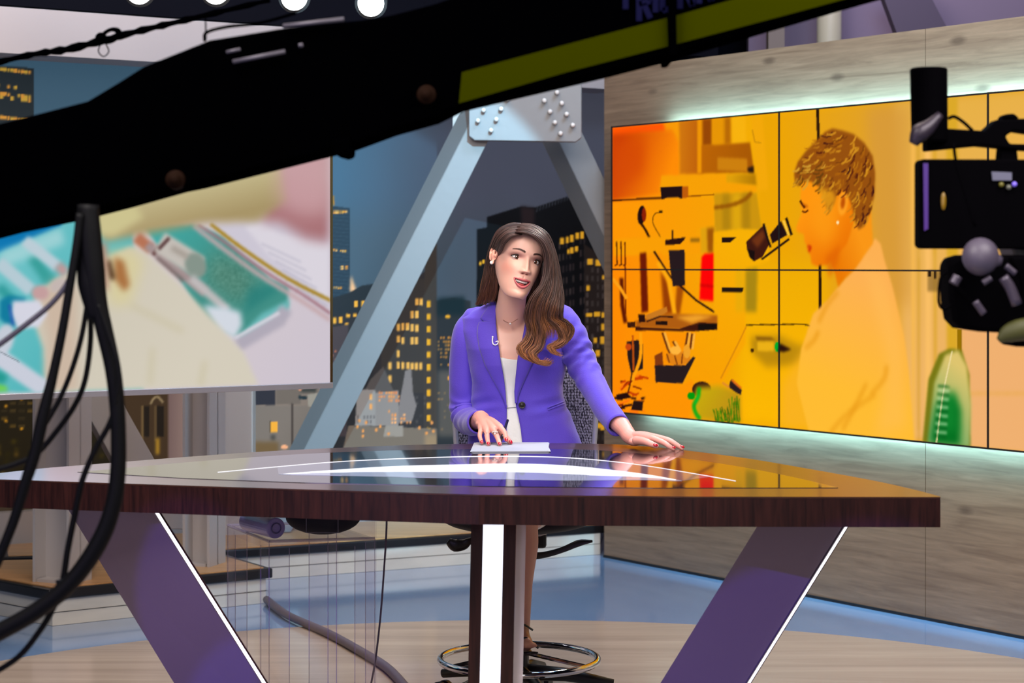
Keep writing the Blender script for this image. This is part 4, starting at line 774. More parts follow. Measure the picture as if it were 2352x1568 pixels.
G = np.array([[tuple(bp(u * (1 - abs(v) ** 5.26) ** .19 * .985, v * .985)) for u in np.linspace(-1, 1, 30)] for v in np.linspace(-.999, .999, 60)])
o = obj('back_mesh', grid_mesh('back_mesh', G), m, ch, smooth=True); s_ = o.modifiers.new('solid', 'SOLIDIFY'); s_.thickness = .004
bm = nb(); tube(bm, [(sx, sy + .16, sz - .05), (sx, sy + .26, sz), (sx, bdp + .04, .8), (sx, bdp + .03, .95)], [.03, .025, .02, .015], 10, 16, flat=.6); obj('back_support', bm, M_plastic, ch, smooth=True)
# ================================================================ THE WOMAN
woman = thing('person', 'woman with long wavy brown hair in a purple blazer leaning on the desk', 'person', (.02, 6.42, .60))
SK = 0
M_skin = attr_mat('skin', rough=.42, base=1, spec=.4, sss=.12)
def fuse(bm, vox, its=4, fac=.6):
    me = bpy.data.meshes.new('tmp'); bmesh.ops.recalc_face_normals(bm, faces=bm.faces); bm.to_mesh(me); bm.free()
    o = bpy.data.objects.new('tmp', me); C.objects.link(o)
    r = o.modifiers.new('r', 'REMESH'); r.mode = 'VOXEL'; r.voxel_size = vox
    s = o.modifiers.new('s', 'SMOOTH'); s.factor = fac; s.iterations = its
    dg = bpy.context.evaluated_depsgraph_get(); dg.update()
    out = bpy.data.meshes.new_from_object(o.evaluated_get(dg)); bpy.data.objects.remove(o); return out
def mesh_arrays(me):
    v = np.empty(len(me.vertices) * 3, np.float32); me.vertices.foreach_get('co', v); return v.reshape(-1, 3)
def smooth(a, b, x): t = np.clip((x - a) / (b - a), 0, 1); return t * t * (3 - 2 * t)
def gs2(x, z, cx, cz, sx, sz): return np.exp(-((x - cx) / sx) ** 2 / 2 - ((z - cz) / sz) ** 2 / 2)
# ---------------- head
HR = (Matrix.Rotation(R(15), 4, 'Y') @ Matrix.Rotation(R(18), 4, 'Z') @ Matrix.Rotation(R(-5), 4, 'X')).to_3x3()
HO = W(1190, 597, 6.22); HRn = np.array(HR)
def toW(P): return P @ HRn.T + np.array(HO)
def hw(x, y, z): return HO + HR @ Vector((x, y, z))
rows = [  # zf, zb, w, f, b, exponent
    (-.085, -.03, .010, .010, .02, 1), (-.100, -.040, .030, .045, .06, 1), (-.114, -.048, .038, .070, .072, 1), (-.1215, -.052, .0370, .080, .078, 1.12), (-.1185, -.052, .0430, .0885, .081, 1.15),
    (-.108, -.048, .0490, .0925, .084, 1.12), (-.092, -.042, .0545, .0920, .087, 1.03), (-.072, -.034, .0595, .0920, .091, .95), (-.050, -.024, .0645, .0925, .095, .92), (-.025, -.012, .0685, .0925, .099, .9),
    (0, 0, .0705, .0915, .102, .9), (.025, .020, .0730, .0935, .104, .9), (.050, .045, .0728, .0920, .104, .93), (.072, .068, .0680, .0850, .098, .97), (.086, .084, .0570, .0700, .084, 1),
    (.0935, .0925, .0420, .0500, .062, 1), (.0985, .0975, .0260, .0300, .038, 1), (.1005, .1005, .0015, .0015, .002, 1)]
RW = spline(rows, 700)
def head_grid(nr, nc, off=0.0, feats=True):
    zf = RW[:, 0]; dens = np.where((zf > -.125) & (zf < .03), 2.2, 1.0); cum = np.cumsum(dens); cum = (cum - cum[0]) / (cum[-1] - cum[0])
    idx = np.interp(np.linspace(0, 1, nr), cum, np.arange(700)); rw = np.stack([np.interp(idx, np.arange(700), RW[:, k]) for k in range(6)], 1)
    t = np.linspace(-1, 1, nc + 1)[:-1]; th = math.pi * np.sign(t) * np.abs(t) ** 1.35
    T, _ = np.meshgrid(th, np.arange(nr)); zf, zb, w_, f, b, q = [rw[:, k][:, None] for k in range(6)]
    cT, sT = np.cos(T), np.sin(T); wf = smooth(-1, 1, cT * 1.15)
    X = (w_ + off) * np.sign(sT) * np.abs(sT) ** 1.0; Yc = np.where(cT > 0, -(f + off) * np.abs(cT) ** q, (b + off) * np.abs(cT)); Z = zf * wf + zb * (1 - wf) + off * smooth(.06, .11, zf)
    return X, Yc, Z, T
def mouth_c(x): return -.0705 + 8.5 * x * x
def mouth_open(x, z):
    h = np.clip(1 - (x / .0245) ** 2, 0, 1); up = mouth_c(x) + .0035 * h ** .6; lo = mouth_c(x) - .0115 * h ** .7
    return up, lo, h
def face_disp(X, Z):
    X = np.asarray(X, float); Z = np.asarray(Z, float); d = np.zeros_like(X); ax = np.abs(X)
    d -= .0075 * gs2(ax, Z, .031, .000, .0155, .0105)
    d += .0028 * gs2(ax, Z, .028, .021, .020, .007) + .0012 * gs2(X, Z, 0, .026, .014, .012)
    d -= .0025 * gs2(X, Z, 0, .006, .010, .008)
    Zo = Z; Z = Z - .0055; s = smooth(-.0545, -.0425, Z) * (1 - smooth(-.005, .022, Z))
    prof = np.interp(Z, [-.051, -.045, -.038, -.02, 0, .015], [.013, .0188, .0182, .0122, .0068, .003])
    wid = np.interp(Z, [-.051, -.044, -.034, -.01, .01], [.0088, .0088, .0078, .0060, .0072])
    d += prof * s * np.exp(-(X / wid) ** 2 / 2)
    d += .0065 * gs2(ax, Z, .0120, -.0445, .0045, .0055) * smooth(-.055, -.045, Z)
    d -= .0030 * gs2(ax, Z, .0068, -.0500, .0030, .0020)
    Z = Zo
    d += .0045 * gs2(ax, Z, .040, -.032, .017, .016)
    d -= .0025 * gs2(ax, Z, .052, -.066, .012, .016)
    d -= .0015 * np.exp(-(X / .003) ** 2) * gs2(X, Z, 0, -.056, 1, .004)
    d += .0045 * gs2(X, Z, 0, -.111, .016, .010) - .0025 * gs2(X, Z, 0, -.0975, .014, .004)
    u = np.clip((ax - .014) / .017, 0, 1); d -= .0010 * gs2(ax, Z, .024, -.058, .006, .006)
    # mouth mound, lips, opening
    d += .0035 * gs2(X, Z, 0, -.073, .024, .016)
    up, lo, h = mouth_open(X, Z); hh = np.clip(1 - (X / .0285) ** 2, 0, 1)
    upo = mouth_c(X) + .0015 + .0092 * hh ** .75 - .0014 * np.exp(-(X / .004) ** 2); loo = mouth_c(X) - .0215 * hh ** .70
    um = np.clip((Z - up) / (upo - up + 1e-5), 0, 1); lm = np.clip((lo - Z) / (lo - loo + 1e-5), 0, 1)
    d += np.where((Z > up) & (Z < upo), .0042 * np.sin(math.pi * np.clip(um, 0, 1)) ** .7 * hh ** .5, 0)
    d += np.where((Z < lo) & (Z > loo), .0055 * np.sin(math.pi * np.clip(lm, 0, 1)) ** .7 * hh ** .5, 0)
    op = smooth(0, .0016, up - Z) * smooth(0, .0016, Z - lo) * (h > 0.01); d -= .020 * op
    return d, (up, lo, upo, loo, hh, op)
X, Yc, Z, T = head_grid(330, 420)
d, (up, lo, upo, loo, hh, op) = face_disp(X, Z); fm = smooth(.15, .5, np.cos(T)); Yc = Yc - d * fm
ax = np.abs(X); skin = np.array([236, 181, 162.]); col = np.zeros(X.shape + (3,)) + skin
def mixc(col, c, m): m = np.clip(m * fm, 0, 1)[..., None]; return col * (1 - m) + np.array(c, float) * m
col = mixc(col, (230, 146, 128), .55 * gs2(ax, Z, .052, -.034, .013, .014)); col = mixc(col, (240, 190, 168), .6 * gs2(X, Z, 0, .05, .03, .025)); col = mixc(col, (244, 196, 174), .5 * gs2(ax, Z, .034, -.022, .012, .008))
col = mixc(col, (132, 80, 76), .9 * gs2(ax, Z, .032, .0070, .0135, .0056) + .5 * gs2(ax, Z, .0445, .004, .006, .004)); col = mixc(col, (176, 112, 98), 0 * ax)
lipm = ((Z < upo) & (Z > loo) & (hh > .01)).astype(float); lipc = (198, 98, 104); k = blur(lipm, 1); col = mixc(col, lipc, k * .95); col = mixc(col, (70, 14, 18), op * 1.3)
nost = gs2(ax, Z, .0068, -.0450, .0030, .0018); col = mixc(col, (110, 50, 42), nost)
brow = -.0; bx = np.clip((ax - .0135) / .036, 0, 1); bz = .0205 + .0062 * np.sin(bx * 2.35) - .0022 * bx; bw = np.interp(bx, [0, .1, .6, 1], [.0024, .0030, .0022, .0007])
bm_ = smooth(1.25, .75, np.abs(Z - bz) / bw) * (ax > .0135) * (ax < .0495); bm_ = blur(bm_, 1); col = mixc(col, (84, 52, 44), bm_ * .9)
P = toW(np.stack([X, Yc, Z], -1)); head_me = grid_mesh('head', P, lin(col), closed_u=True)
def face_y(x, z, it=0):
    zf = RW[:, 0]; order = np.argsort(zf[120:]) + 120; w_, f, q = [np.interp(z, zf[order], RW[order, k]) for k in (2, 3, 5)]
    c = math.sqrt(max(0, 1 - (x / w_) ** 2)); dd = face_disp(np.array([[x]]), np.array([[z]]))[0][0, 0]
    return -(f * c ** q) - dd
# ---------------- eyes
M_eye = attr_mat('eye', rough=.08, base=1, spec=.6, coat=1.0); M_lash = mat('lash', (22, 12, 12), .6)
lids = []; eye_b = []
ER = .0165
for s in (-1, 1):
    ex, ez = .0312 * s, .0; ey = face_y(ex, ez) + .0128
    la = np.linspace(-R(85), R(85), 61); lb = np.linspace(0, 1, 15)
    def almond(l):
        k = np.clip(np.cos(l / R(66) * math.pi / 2), 0, 1) * (np.abs(l) < R(66)); tilt = R(4) * s * np.sin(l)
        return R(25) * k ** .75 + tilt, -R(16) * k ** .8 + tilt
    for w_, top in ((0, 64), (1, -40)):
        Lm, Bm = np.meshgrid(la, lb); au, al = almond(Lm); st_ = au if w_ == 0 else al; La = st_ + (R(top) - st_) * Bm; rr_ = ER + .0010 - (.0034 if w_ else .0012) * Bm ** 2
        Pq = np.stack([ex + rr_ * np.cos(La) * np.sin(Lm), ey - rr_ * np.cos(La) * np.cos(Lm), ez + rr_ * np.sin(La)], -1)
        cc_ = np.zeros(Pq.shape) + np.array([196, 132, 116.]); tt = smooth(.0, .55 if w_ == 0 else .22, Bm)[..., None]; cc_ = (np.array([112, 70, 64.]) if w_ == 0 else np.array([200, 142, 128.])) * (1 - tt) + (np.array([222, 168, 148.]) if w_ == 0 else np.array([240, 192, 172.])) * tt
        lids.append(grid_mesh('lid', toW(Pq), lin(cc_)))
    # eyeball with iris
    th = np.linspace(0, math.pi, 49); ph = np.linspace(0, 2 * math.pi, 41)[:-1]; TH_, PH_ = np.meshgrid(th, ph, indexing='ij')
    g = Vector((-.12, -1, .04)).normalized(); a1 = g.cross(Vector((0, 0, 1))).normalized(); a2 = g.cross(a1)
    Pq = np.array([ex, ey, ez]) + ER * (np.cos(TH_)[..., None] * np.array(g) + (np.sin(TH_) * np.cos(PH_))[..., None] * np.array(a1) + (np.sin(TH_) * np.sin(PH_))[..., None] * np.array(a2))
    rr_ = TH_ * ER; ce = np.zeros(Pq.shape) + np.array([226, 214, 210.]); ce[rr_ < .0070] = (58, 32, 24); ce[rr_ < .0060] = (86, 50, 34); ce[rr_ < .0030] = (8, 6, 6)
    eye_b.append(grid_mesh('eyeball', toW(Pq), lin(ce), closed_u=True))
    # lashes
    bm = nb(); ls = np.linspace(-R(66), R(74) if True else 0, 24); pu = []; plw = []
    for l in ls:
        l2 = l * s; au, al = almond(np.array(min(max(l2, -R(66)), R(66)))); r_ = ER + .0016
        pu.append(hw(ex + r_ * math.cos(au) * math.sin(l2), ey - r_ * math.cos(au) * math.cos(l2), ez + r_ * math.sin(au) + (.0006 if l > R(60) else 0)))
        plw.append(hw(ex + r_ * math.cos(al) * math.sin(l2), ey - r_ * math.cos(al) * math.cos(l2), ez + r_ * math.sin(al)))
    tube(bm, pu, [.0006, .0013, .0016, .0018, .0008], 6); tube(bm, plw[6:], [.0002, .0004, .0005, .0004], 5)
    for i in range(3, 24, 1):
        o_ = HR @ Vector((.0016 * s * (i / 12 - .6), -.0035, .0032 + .0018 * i / 24)); tube(bm, [pu[i], pu[i] + o_], [.00035, .0001], 4)
        if i % 2: tube(bm, [plw[i], plw[i] + HR @ Vector((.001 * s * (i / 12 - .6), -.002, -.0022))], [.00022, .0001], 4)
    lash_o = obj('eyelashes', bm, M_lash, woman)
for e in eye_b: obj('eye', e, M_eye, woman, smooth=True)
# brow hairs
for s in (-1, 1):
    bm = nb()
    for i in range(110):
        u = rng.random(); x = .0135 + .034 * u; bz_ = .0205 + .0062 * math.sin(u * 2.35) - .0022 * u; ww = np.interp(u, [0, .1, .6, 1], [.0022, .0028, .002, .0006]); z = bz_ + rng.uniform(-1, 1) * ww
        dx, dz = .0038, .0030 * (1 - 1.5 * u); tube(bm, [hw(s * x, face_y(s * x, z) - .0004, z), hw(s * (x + dx), face_y(s * (x + dx), z + dz) - .0008, z + dz)], [.00028, .0001], 3)
    obj('eyebrow', bm, mat('brow_hair', (70, 44, 38), .7), woman)
# teeth, tongue
M_teeth = mat('teeth', (245, 240, 232), .2, coat=.5); bm = nb()
for i in range(-4, 5):
    x = i * .0046; xx = x * .93; hgt = .0036 if abs(i) < 3 else .0030; y = face_y(0, -.060) + .0075 + 16 * x * x; ball(bm, hw(xx, y, mouth_c(x) + .0008 - .0004 * abs(i)), (.0031, .0016, hgt), 10, HR)
obj('teeth', bm, M_teeth, woman, smooth=True)
bm = nb(); ball(bm, hw(0, face_y(0, -.060) + .014, -.0785), (.013, .010, .0042), 16, HR); obj('tongue', bm, mat('tongue_pink', (196, 84, 84), .3), woman, smooth=True)
# ear (the one toward the camera) and pearl
bm = nb(); ec = Vector((-.0745, -.002, -.008)); pts = []
for t_ in np.linspace(-.4, 1.28, 18): a = t_ * math.pi; pts.append(hw(ec.x - .001 - .0065 * (1 + math.cos(a)), ec.y + .015 * math.cos(a) * (1 if math.sin(a) > 0 else .7) + .004, ec.z + .0215 * math.sin(a) + .006))
tube(bm, pts, [.0032, .0042, .0045, .0042, .0032], 10); ball(bm, hw(ec.x - .006, ec.y + .006, ec.z + .005), (.0075, .0135, .0205), 16, HR @ Matrix.Rotation(R(-28), 3, 'Z')); ball(bm, hw(ec.x - .006, ec.y - .001, ec.z - .019), (.0045, .0075, .008), 12, HR); ball(bm, hw(ec.x - .005, ec.y - .011, ec.z + .002), (.004, .004, .006), 10, HR)
ear_me = fuse(bm, .0016, 3)
bm = nb(); ball(bm, hw(ec.x - .0095, ec.y - .002, ec.z - .0215), .0058, 16); obj('pearl_earring', bm, mat('pearl', (244, 238, 232), .15, coat=1), woman, smooth=True)
# ---------------- torso profile
TR = np.array([(676, 1150, 1205, .048), (690, 1135, 1222, .056), (700, 1112, 1252, .066), (712, 1086, 1284, .077), (730, 1063, 1306, .088), (760, 1059, 1308, .101), (800, 1066, 1304, .119), (840, 1078, 1299, .122), (880, 1085, 1293, .112), (920, 1085, 1298, .106), (960, 1080, 1313, .110), (1000, 1075, 1329, .116), (1060, 1068, 1348, .124), (1130, 1064, 1354, .13)], float)
TD = 6.42; EXP = .86
def trow(y): return [np.interp(y, TR[:, 0], TR[:, k]) for k in (1, 2, 3)]
def tors(x_or_phi, y, off=0, phi=False):
    xl, xr, hd_ = trow(y); cx, hw_ = (xl + xr) / 2, (xr - xl) / 2 + off * F / TD
    if not phi:
        t = np.clip(abs(x_or_phi - cx) / hw_, 0, .999); s = t ** (1 / EXP); c = math.sqrt(1 - s * s); d = TD - (hd_ + off) * c ** EXP; return W(x_or_phi, y, d)
    s, c = math.sin(x_or_phi), math.cos(x_or_phi); x = cx + hw_ * math.copysign(abs(s) ** EXP, s); d = TD - (hd_ + off) * math.copysign(abs(c) ** EXP, c)
    p = W(cx, y, TD); return Vector((p.x + (x - cx) / F * TD, d, p.z))
def phi_of(x, y):
    xl, xr, _ = trow(y); t = (x - (xl + xr) / 2) / ((xr - xl) / 2); t = max(-.99, min(.99, t)); return math.asin(math.copysign(abs(t) ** (1 / EXP), t))
def strip(y0, y1, n, m, f): return np.array([[tuple(f(y, u)) for u in np.linspace(0, 1, m)] for y in np.linspace(y0, y1, n)])
# skin chest and neck
G = strip(700, 1120, 50, 64, lambda y, u: tors(u * 2 * math.pi, y, -.013, True)); bm = nb()
vs = [[bm.verts.new(p) for p in r_[:-1]] for r_ in G]; n_ = len(vs[0])
for i in range(len(vs) - 1):
    for k in range(n_): bm.faces.new((vs[i][k], vs[i][(k + 1) % n_], vs[i + 1][(k + 1) % n_], vs[i + 1][k]))
bm.faces.new(vs[0][::-1]); bm.faces.new(vs[-1])
tube(bm, [W(1173, 760, 6.40), W(1172, 735, 6.375), W(1174, 700, 6.33), W(1180, 660, 6.29), W(1184, 625, 6.27)], [.07, .056, .046, .045, .048], 28, 20)
for s_, xx in ((-1, 1152), (1, 1190)): tube(bm, [W(1172 + s_ * 4, 742, 6.325), W(xx - s_ * 6, 738, 6.335), W(xx + s_ * 22, 728, 6.36)], [.006, .008, .01], 8, 10)
tube(bm, [W(1168, 742, 6.33), W(1162, 700, 6.303), W(1154, 662, 6.30)], [.005, .009, .010], 8, 12); tube(bm, [W(1176, 742, 6.33), W(1192, 700, 6.300)], [.005, .009], 8, 8)
chest_me = fuse(bm, .006, 6)
# ---------------- hands
def finger(bm, pts, r): tube(bm, pts, r, 14, 16); ball(bm, pts[-1], r[-1] * 1.0, 12); ball(bm, pts[0], r[0], 12)
bm = nb()   # hand on the paper
LW = W(1106, 962, 6.15); kn = [W(1105, 986, 6.075), W(1118, 989, 6.055), W(1134, 988, 6.045), W(1149, 981, 6.05)]
tube(bm, [W(1085, 968, 6.28), W(1098, 964, 6.20), LW], [.031, .028, .027], 20, 10, flat=.8)
for k_, r_ in zip(kn, (.0100, .0110, .0115, .0110)): tube(bm, [LW + (k_ - LW) * .05, LW + (k_ - LW) * .5 + UP * .006, k_], [.0155, .0135, r_], 12, 8)
ball(bm, LW, (.027, .026, .022), 20); tube(bm, [LW, LW + (kn[1] - LW) * .5, LW + (kn[1] - LW) * .8], [.026, .021, .014], 16, 8); ball(bm, LW + (kn[1] - LW) * .4, (.026, .024, .014), 16); ball(bm, LW + (kn[2] - LW) * .5, (.024, .024, .014), 16)
F1 = [[kn[0], W(1102, 1001, 6.055), W(1107, 1017, 6.025)], [kn[1], W(1119, 1004, 6.035), W(1122, 1020, 6.002)], [kn[2], W(1142, 1003, 6.03), W(1148, 1020.5, 5.998)], [kn[3], W(1159, 994, 6.035), W(1163, 1010, 6.02)]]
for f_, r_ in zip(F1, (.0072, .0080, .0084, .0082)): finger(bm, f_, [r_ * 1.12, r_, r_ * .8])
finger(bm, [LW + (kn[3] - LW) * .35 + Vector((.004, .01, -.006)), W(1158, 1000, 6.085), W(1172, 1016, 6.05)], [.0115, .0095, .0075])
hand1 = fuse(bm, .0019, 6)
bm = nb()   # hand flat on the desk
RWp = W(1444, 1000, 6.035)
tube(bm, [W(1405, 955, 6.17), W(1425, 975, 6.09), W(1438, 990, 6.05), RWp], [.031, .028, .0235, .0235], 20, 14)
kn2 = [W(1499, 1006, 5.93), W(1506, 1003, 5.965), W(1508, 1004, 6.0), W(1504, 1008, 6.03)]
for k_, r_ in zip(kn2, (.0115, .0115, .0108, .0100)): tube(bm, [RWp + (k_ - RWp) * .05 - UP * .004, RWp + (k_ - RWp) * .5 + UP * .002, k_ - UP * .002], [.0160, .0140, r_], 12, 8)
ball(bm, RWp, .0232, 20); tube(bm, [RWp, W(1456, 1008, 6.01), W(1476, 1008, 5.985)], [.0235, .0215, .015], 18, 8); ball(bm, W(1458, 1014, 5.98), (.020, .026, .013), 16); ball(bm, W(1475, 1012, 5.965), (.024, .028, .012), 16)
F2 = [[kn2[0], W(1524, 1016, 5.91), W(1536, 1024, 5.90), W(1547, 1031.0, 5.90)], [kn2[1], W(1536, 1011, 5.94), W(1552, 1020, 5.93), W(1567, 1029.5, 5.925)], [kn2[2], W(1532, 1013, 5.985), W(1546, 1020, 5.98), W(1558, 1027, 5.975)], [kn2[3], W(1522, 1016, 6.02), W(1534, 1021, 6.02), W(1542, 1024, 6.015)]]
for f_, r_ in zip(F2, (.0083, .0086, .0080, .0070)): finger(bm, f_, [r_ * 1.15, r_ * 1.02, r_ * .92, r_ * .72])
finger(bm, [W(1462, 1011, 5.94), W(1480, 1013, 5.905), W(1495, 1019, 5.89), W(1508, 1024, 5.885)], [.0140, .0112, .0098, .0078])
hand2 = fuse(bm, .0019, 6)
# ---------------- legs and feet (below the desk)
bm = nb()
for s_, kx in ((-1, 1132), (1, 1196)):
    hipp = W(1195 + s_ * 42, 1135, 6.42); knee = W(kx, 1188, 6.02); ank = W(kx + 2, 1440, 6.12)
    tube(bm, [hipp, (hipp + knee) / 2, knee], [.085, .075, .054], 20, 14); ball(bm, knee, .053, 16)
    tube(bm, [knee, W(kx + 3, 1255, 6.06), W(kx + 2, 1340, 6.09), ank], [.052, .050, .034, .026], 20, 18)
    toe = W(kx + 18, 1480, 6.0); tube(bm, [ank, W(kx + 4, 1462, 6.08), W(kx + 12, 1476, 6.03), toe], [.027, .030, .026, .016], 16, 12, flat=.8)
    for j in range(5): q = toe + Vector((-.022 + .011 * j, -.01 + .004 * abs(j - 1), -.004)); tube(bm, [toe + Vector((-.015 + .0075 * j, .01, 0)), q], [.009, .006], 8); ball(bm, q, .0065, 8)
legs_me = fuse(bm, .005, 4)
bmj = bmesh.new()
cl = bmj.verts.layers.float_color.new('Col')
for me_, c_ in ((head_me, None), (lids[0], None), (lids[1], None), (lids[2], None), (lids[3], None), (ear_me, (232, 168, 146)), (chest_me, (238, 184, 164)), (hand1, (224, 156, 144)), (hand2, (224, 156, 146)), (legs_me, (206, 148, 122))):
    if c_ is not None:
        set_col(me_, np.tile(lin(c_), (len(me_.vertices), 1)))
    n0 = len(bmj.verts); bmj.from_mesh(me_)
body_me = bpy.data.meshes.new('body'); bmj.to_mesh(body_me); bmj.free()
obj('body', body_me, M_skin, woman, smooth=True)
# nails, rings, pen, sandals
M_nail = mat('red_nail', (190, 10, 40), .12, coat=1)
def nail(p, d_, n_, par=woman):
    bm = nb(); d_ = Vector(d_).normalized(); n_ = Vector(n_); n_ = (n_ - d_ * n_.dot(d_)).normalized(); t = d_.cross(n_); Mx = Matrix((t, d_, n_)).transposed(); ball(bm, Vector(p) + n_ * .0050, (.0050, .0075, .0030), 12, Mx); obj('fingernail', bm, M_nail, par, smooth=True)
for f_ in F1: dd = f_[-1] - f_[-2]; nail(f_[-1] + dd.normalized() * .001, dd, (0, -1, .25))
nail(W(1172, 1015, 6.045), (.6, 0, -1), (.5, -1, .2)); nail(W(1505, 1022.5, 5.88), (1, 0, -.3), (-.1, -1, .45)); nail(W(1546, 1030, 5.898), (1, -.1, -.5), (.3, -.3, 1)); nail(W(1566, 1028.5, 5.922), (1, -.1, -.5), (.3, -.3, 1))
M_sil = mat('ring_silver', (225, 220, 215), .12, metal=1)
bm = nb(); c_ = W(1137, 993, 6.036); torus(bm, c_, .0090, .0014, (1, .1, .15), (0, 1, .4), 24, 6)
for i in range(7): ball(bm, c_ + Vector((-.008 + .0027 * i, -.0095 + .0004 * (i - 3) ** 2, .002 * (i % 2) + .001)), .0021, 8)
obj('jewelled_ring', bm, M_sil, woman, smooth=True)
bm = nb(); c_ = W(1118, 994, 6.046); torus(bm, c_, .0086, .0008, (1, 0, 0), (0, 1, .4), 24, 6); ball(bm, c_ + Vector((0, -.009, .002)), .0018, 8); obj('thin_ring', bm, M_sil, woman, smooth=True)
pen = thing('pen', 'slim dark pen held between two fingers over the paper', 'pen', W(1149, 1019, 6.0))
bm = nb(); tube(bm, [W(1149, 1018.5, 6.003), W(1150.5, 1012, 6.02), W(1166, 965, 6.13)], [.0008, .0042, .0042], 12); obj('barrel', bm, mat('pen_dark', (44, 48, 60), .25, metal=.6), pen, smooth=True)
bm = nb(); tube(bm, [W(1149, 1018.8, 6.002), W(1149.7, 1015.5, 6.011)], [.0009, .0024], 10); obj('tip', bm, M_sil, pen)
M_sand = mat('black_leather', (18, 14, 14), .3)
for kx in (1132, 1196):
    t_ = W(kx + 18, 1480, 6.0); h_ = W(kx - 2, 1466, 6.16); bm = nb(); tube(bm, [h_ + UP * -.022, (h_ + t_) / 2 - UP * .036, t_ + Vector((.004, -.02, -.021))], [.026, .03, .026], 14, 12, flat=.18, up=(1, 0, 0)); sh = obj('sandal', bm, M_sand, woman, smooth=True)
    bm = nb(); tube(bm, [t_ + Vector((-.034, .02, -.018)), t_ + Vector((-.01, .012, .018)), t_ + Vector((.03, .02, -.014))], .004, 8, 12, flat=.6); obj('toe_strap', bm, M_sand, sh, smooth=True); bm = nb(); tube(bm, [W(kx - 26, 1446, 6.1), W(kx + 4, 1434, 6.07), W(kx + 27, 1446, 6.1)], .0035, 8, 12); obj('ankle_strap', bm, M_sand, sh, smooth=True)
    bm = nb(); tube(bm, [W(kx + 6, 1430, 6.18), W(kx + 8, 1470, 6.2)], [.007, .004], 8); obj('heel', bm, mat('gold_heel', (196, 170, 70), .3), sh)
# ---------------- necklace
bm = nb(); nk = [W(1138, 714, 6.36), W(1145, 725, 6.335), W(1158, 736, 6.315), W(1172, 741.5, 6.305), W(1186, 734, 6.312), W(1200, 724, 6.33), W(1210, 714, 6.36)]
nk2 = []
for p in nk: px = PX0 + p.x / p.y * F; py = PY0 + (H - p.z) / p.y * F; q = tors(px, max(py, 702), -.0135); nk2.append(W(px, py, min(q.y, p.y) - .003))
tube(bm, nk2, .0007, 5, 40); nko = obj('necklace', bm, mat('fine_gold', (214, 160, 120), .25, metal=1), woman, smooth=True)
bm = nb(); ball(bm, nk2[3] - Vector((0, .003, .002)), .0034, 14); obj('pendant', bm, mat('pendant_white', (245, 240, 235), .1, coat=1), nko, smooth=True)
# ---------------- white top and skirt
M_top = mat('white_top', (232, 232, 230), .7, bump=(60, .15))
def topx(y): return 0
G = strip(819, 1110, 60, 70, lambda y, u: tors((u - .5) * 2.4, y + (3 * math.cos((u - .5) * 20) if y < 822 else 0), -.009, True) + Vector((0, -.0006 * math.sin(y * .12 + u * 9), 0)))
o = obj('white_top', grid_mesh('white_top', G), M_top, woman, smooth=True); s_ = o.modifiers.new('solid', 'SOLIDIFY'); s_.thickness = .002; s_.offset = 1
bm = nb(); tube(bm, [tors(x, 937 - (x - 1160) * .09, -.0075) for x in np.linspace(1155, 1200, 10)], .0012, 6); obj('waist_seam', bm, mat('grey_line', (150, 150, 155), .6), woman)
bm = nb()
for s_, kx in ((-1, 1132), (1, 1196)): hipp = W(1195 + s_ * 42, 1128, 6.42); knee = W(kx, 1182, 6.06); tube(bm, [hipp, (hipp + knee) / 2, hipp * .18 + knee * .82], [.10, .090, .068], 20, 14)
ball(bm, W(1195, 1110, 6.44), (.165, .13, .10), 24); obj('skirt', fuse(bm, .007, 4), M_top, woman, smooth=True)
# ---------------- blazer
M_bl = mat('purple_cloth', (88, 66, 192), .62, sheen=.25, spec=.25, bump=(260, .12))
oL = np.array([(676, 1150), (690, 1139), (700, 1138.5), (740, 1139), (780, 1143), (820, 1149), (870, 1158), (900, 1161.5), (935, 1164), (1130, 1162)], float)
oR = np.array([(676, 1205), (690, 1214), (700, 1213), (740, 1207), (780, 1200), (820, 1190), (870, 1185), (900, 1183), (925, 1184.5), (950, 1190), (980, 1196), (1015, 1199.5), (1130, 1208)], float)
def fold(y, p):
    v = .0018 * math.sin(y * .035 + p * 3.1) + .0013 * math.sin(y * .075 - p * 5 + 1) 
    v += .0022 * math.exp(-((y - 930) / 26) ** 2) * math.sin(y * .2 + p * 4)
    return v
def jk(y, u):
    pL = phi_of(np.interp(y, oL[:, 0], oL[:, 1]), y); pR = phi_of(np.interp(y, oR[:, 0], oR[:, 1]), y); ph = pL - u * (2 * math.pi - (pR - pL))
    e = min(1, min(u, 1 - u) * 14); return tors(ph, y, fold(y, ph) * e, True)
G = strip(692, 1125, 150, 200, jk); jme = grid_mesh('blazer', G)
bmb = bmesh.new(); bmb.from_mesh(jme)
def sleeve(pts, rad, cuffdir, seed, elbow):
    P_ = [Vector(p) for p in spline(pts, 110)]
    def wob(t, a):
        e = math.exp(-((t - elbow) / .16) ** 2); v = .016 * math.sin(t * 34 + 2.0 * math.sin(a + seed)) + .018 * math.sin(t * 13 + a * 2 + seed) 
        v += e * (.080 * math.sin(t * 74 + 1.6 * math.sin(a * 1 + seed) + 1.2 * math.cos(a * 2)) + .02 * math.sin(t * 110 + a * 3)); v += .045 * math.exp(-((t - .10) / .06) ** 2) * math.sin(t * 70 + a + seed)
        return v * min(1, (1 - t) * 14)
    tube(bmb, P_, rad, 56, cap=False, wob=wob)
    # inner turned cuff wall
    d_ = (P_[-1] - P_[-4]).normalized(); tube(bmb, [P_[-1], P_[-1] - d_ * .004, P_[-1] - d_ * .05], [rad[-1], rad[-1] - .004, rad[-1] - .005], 56, cap=False)
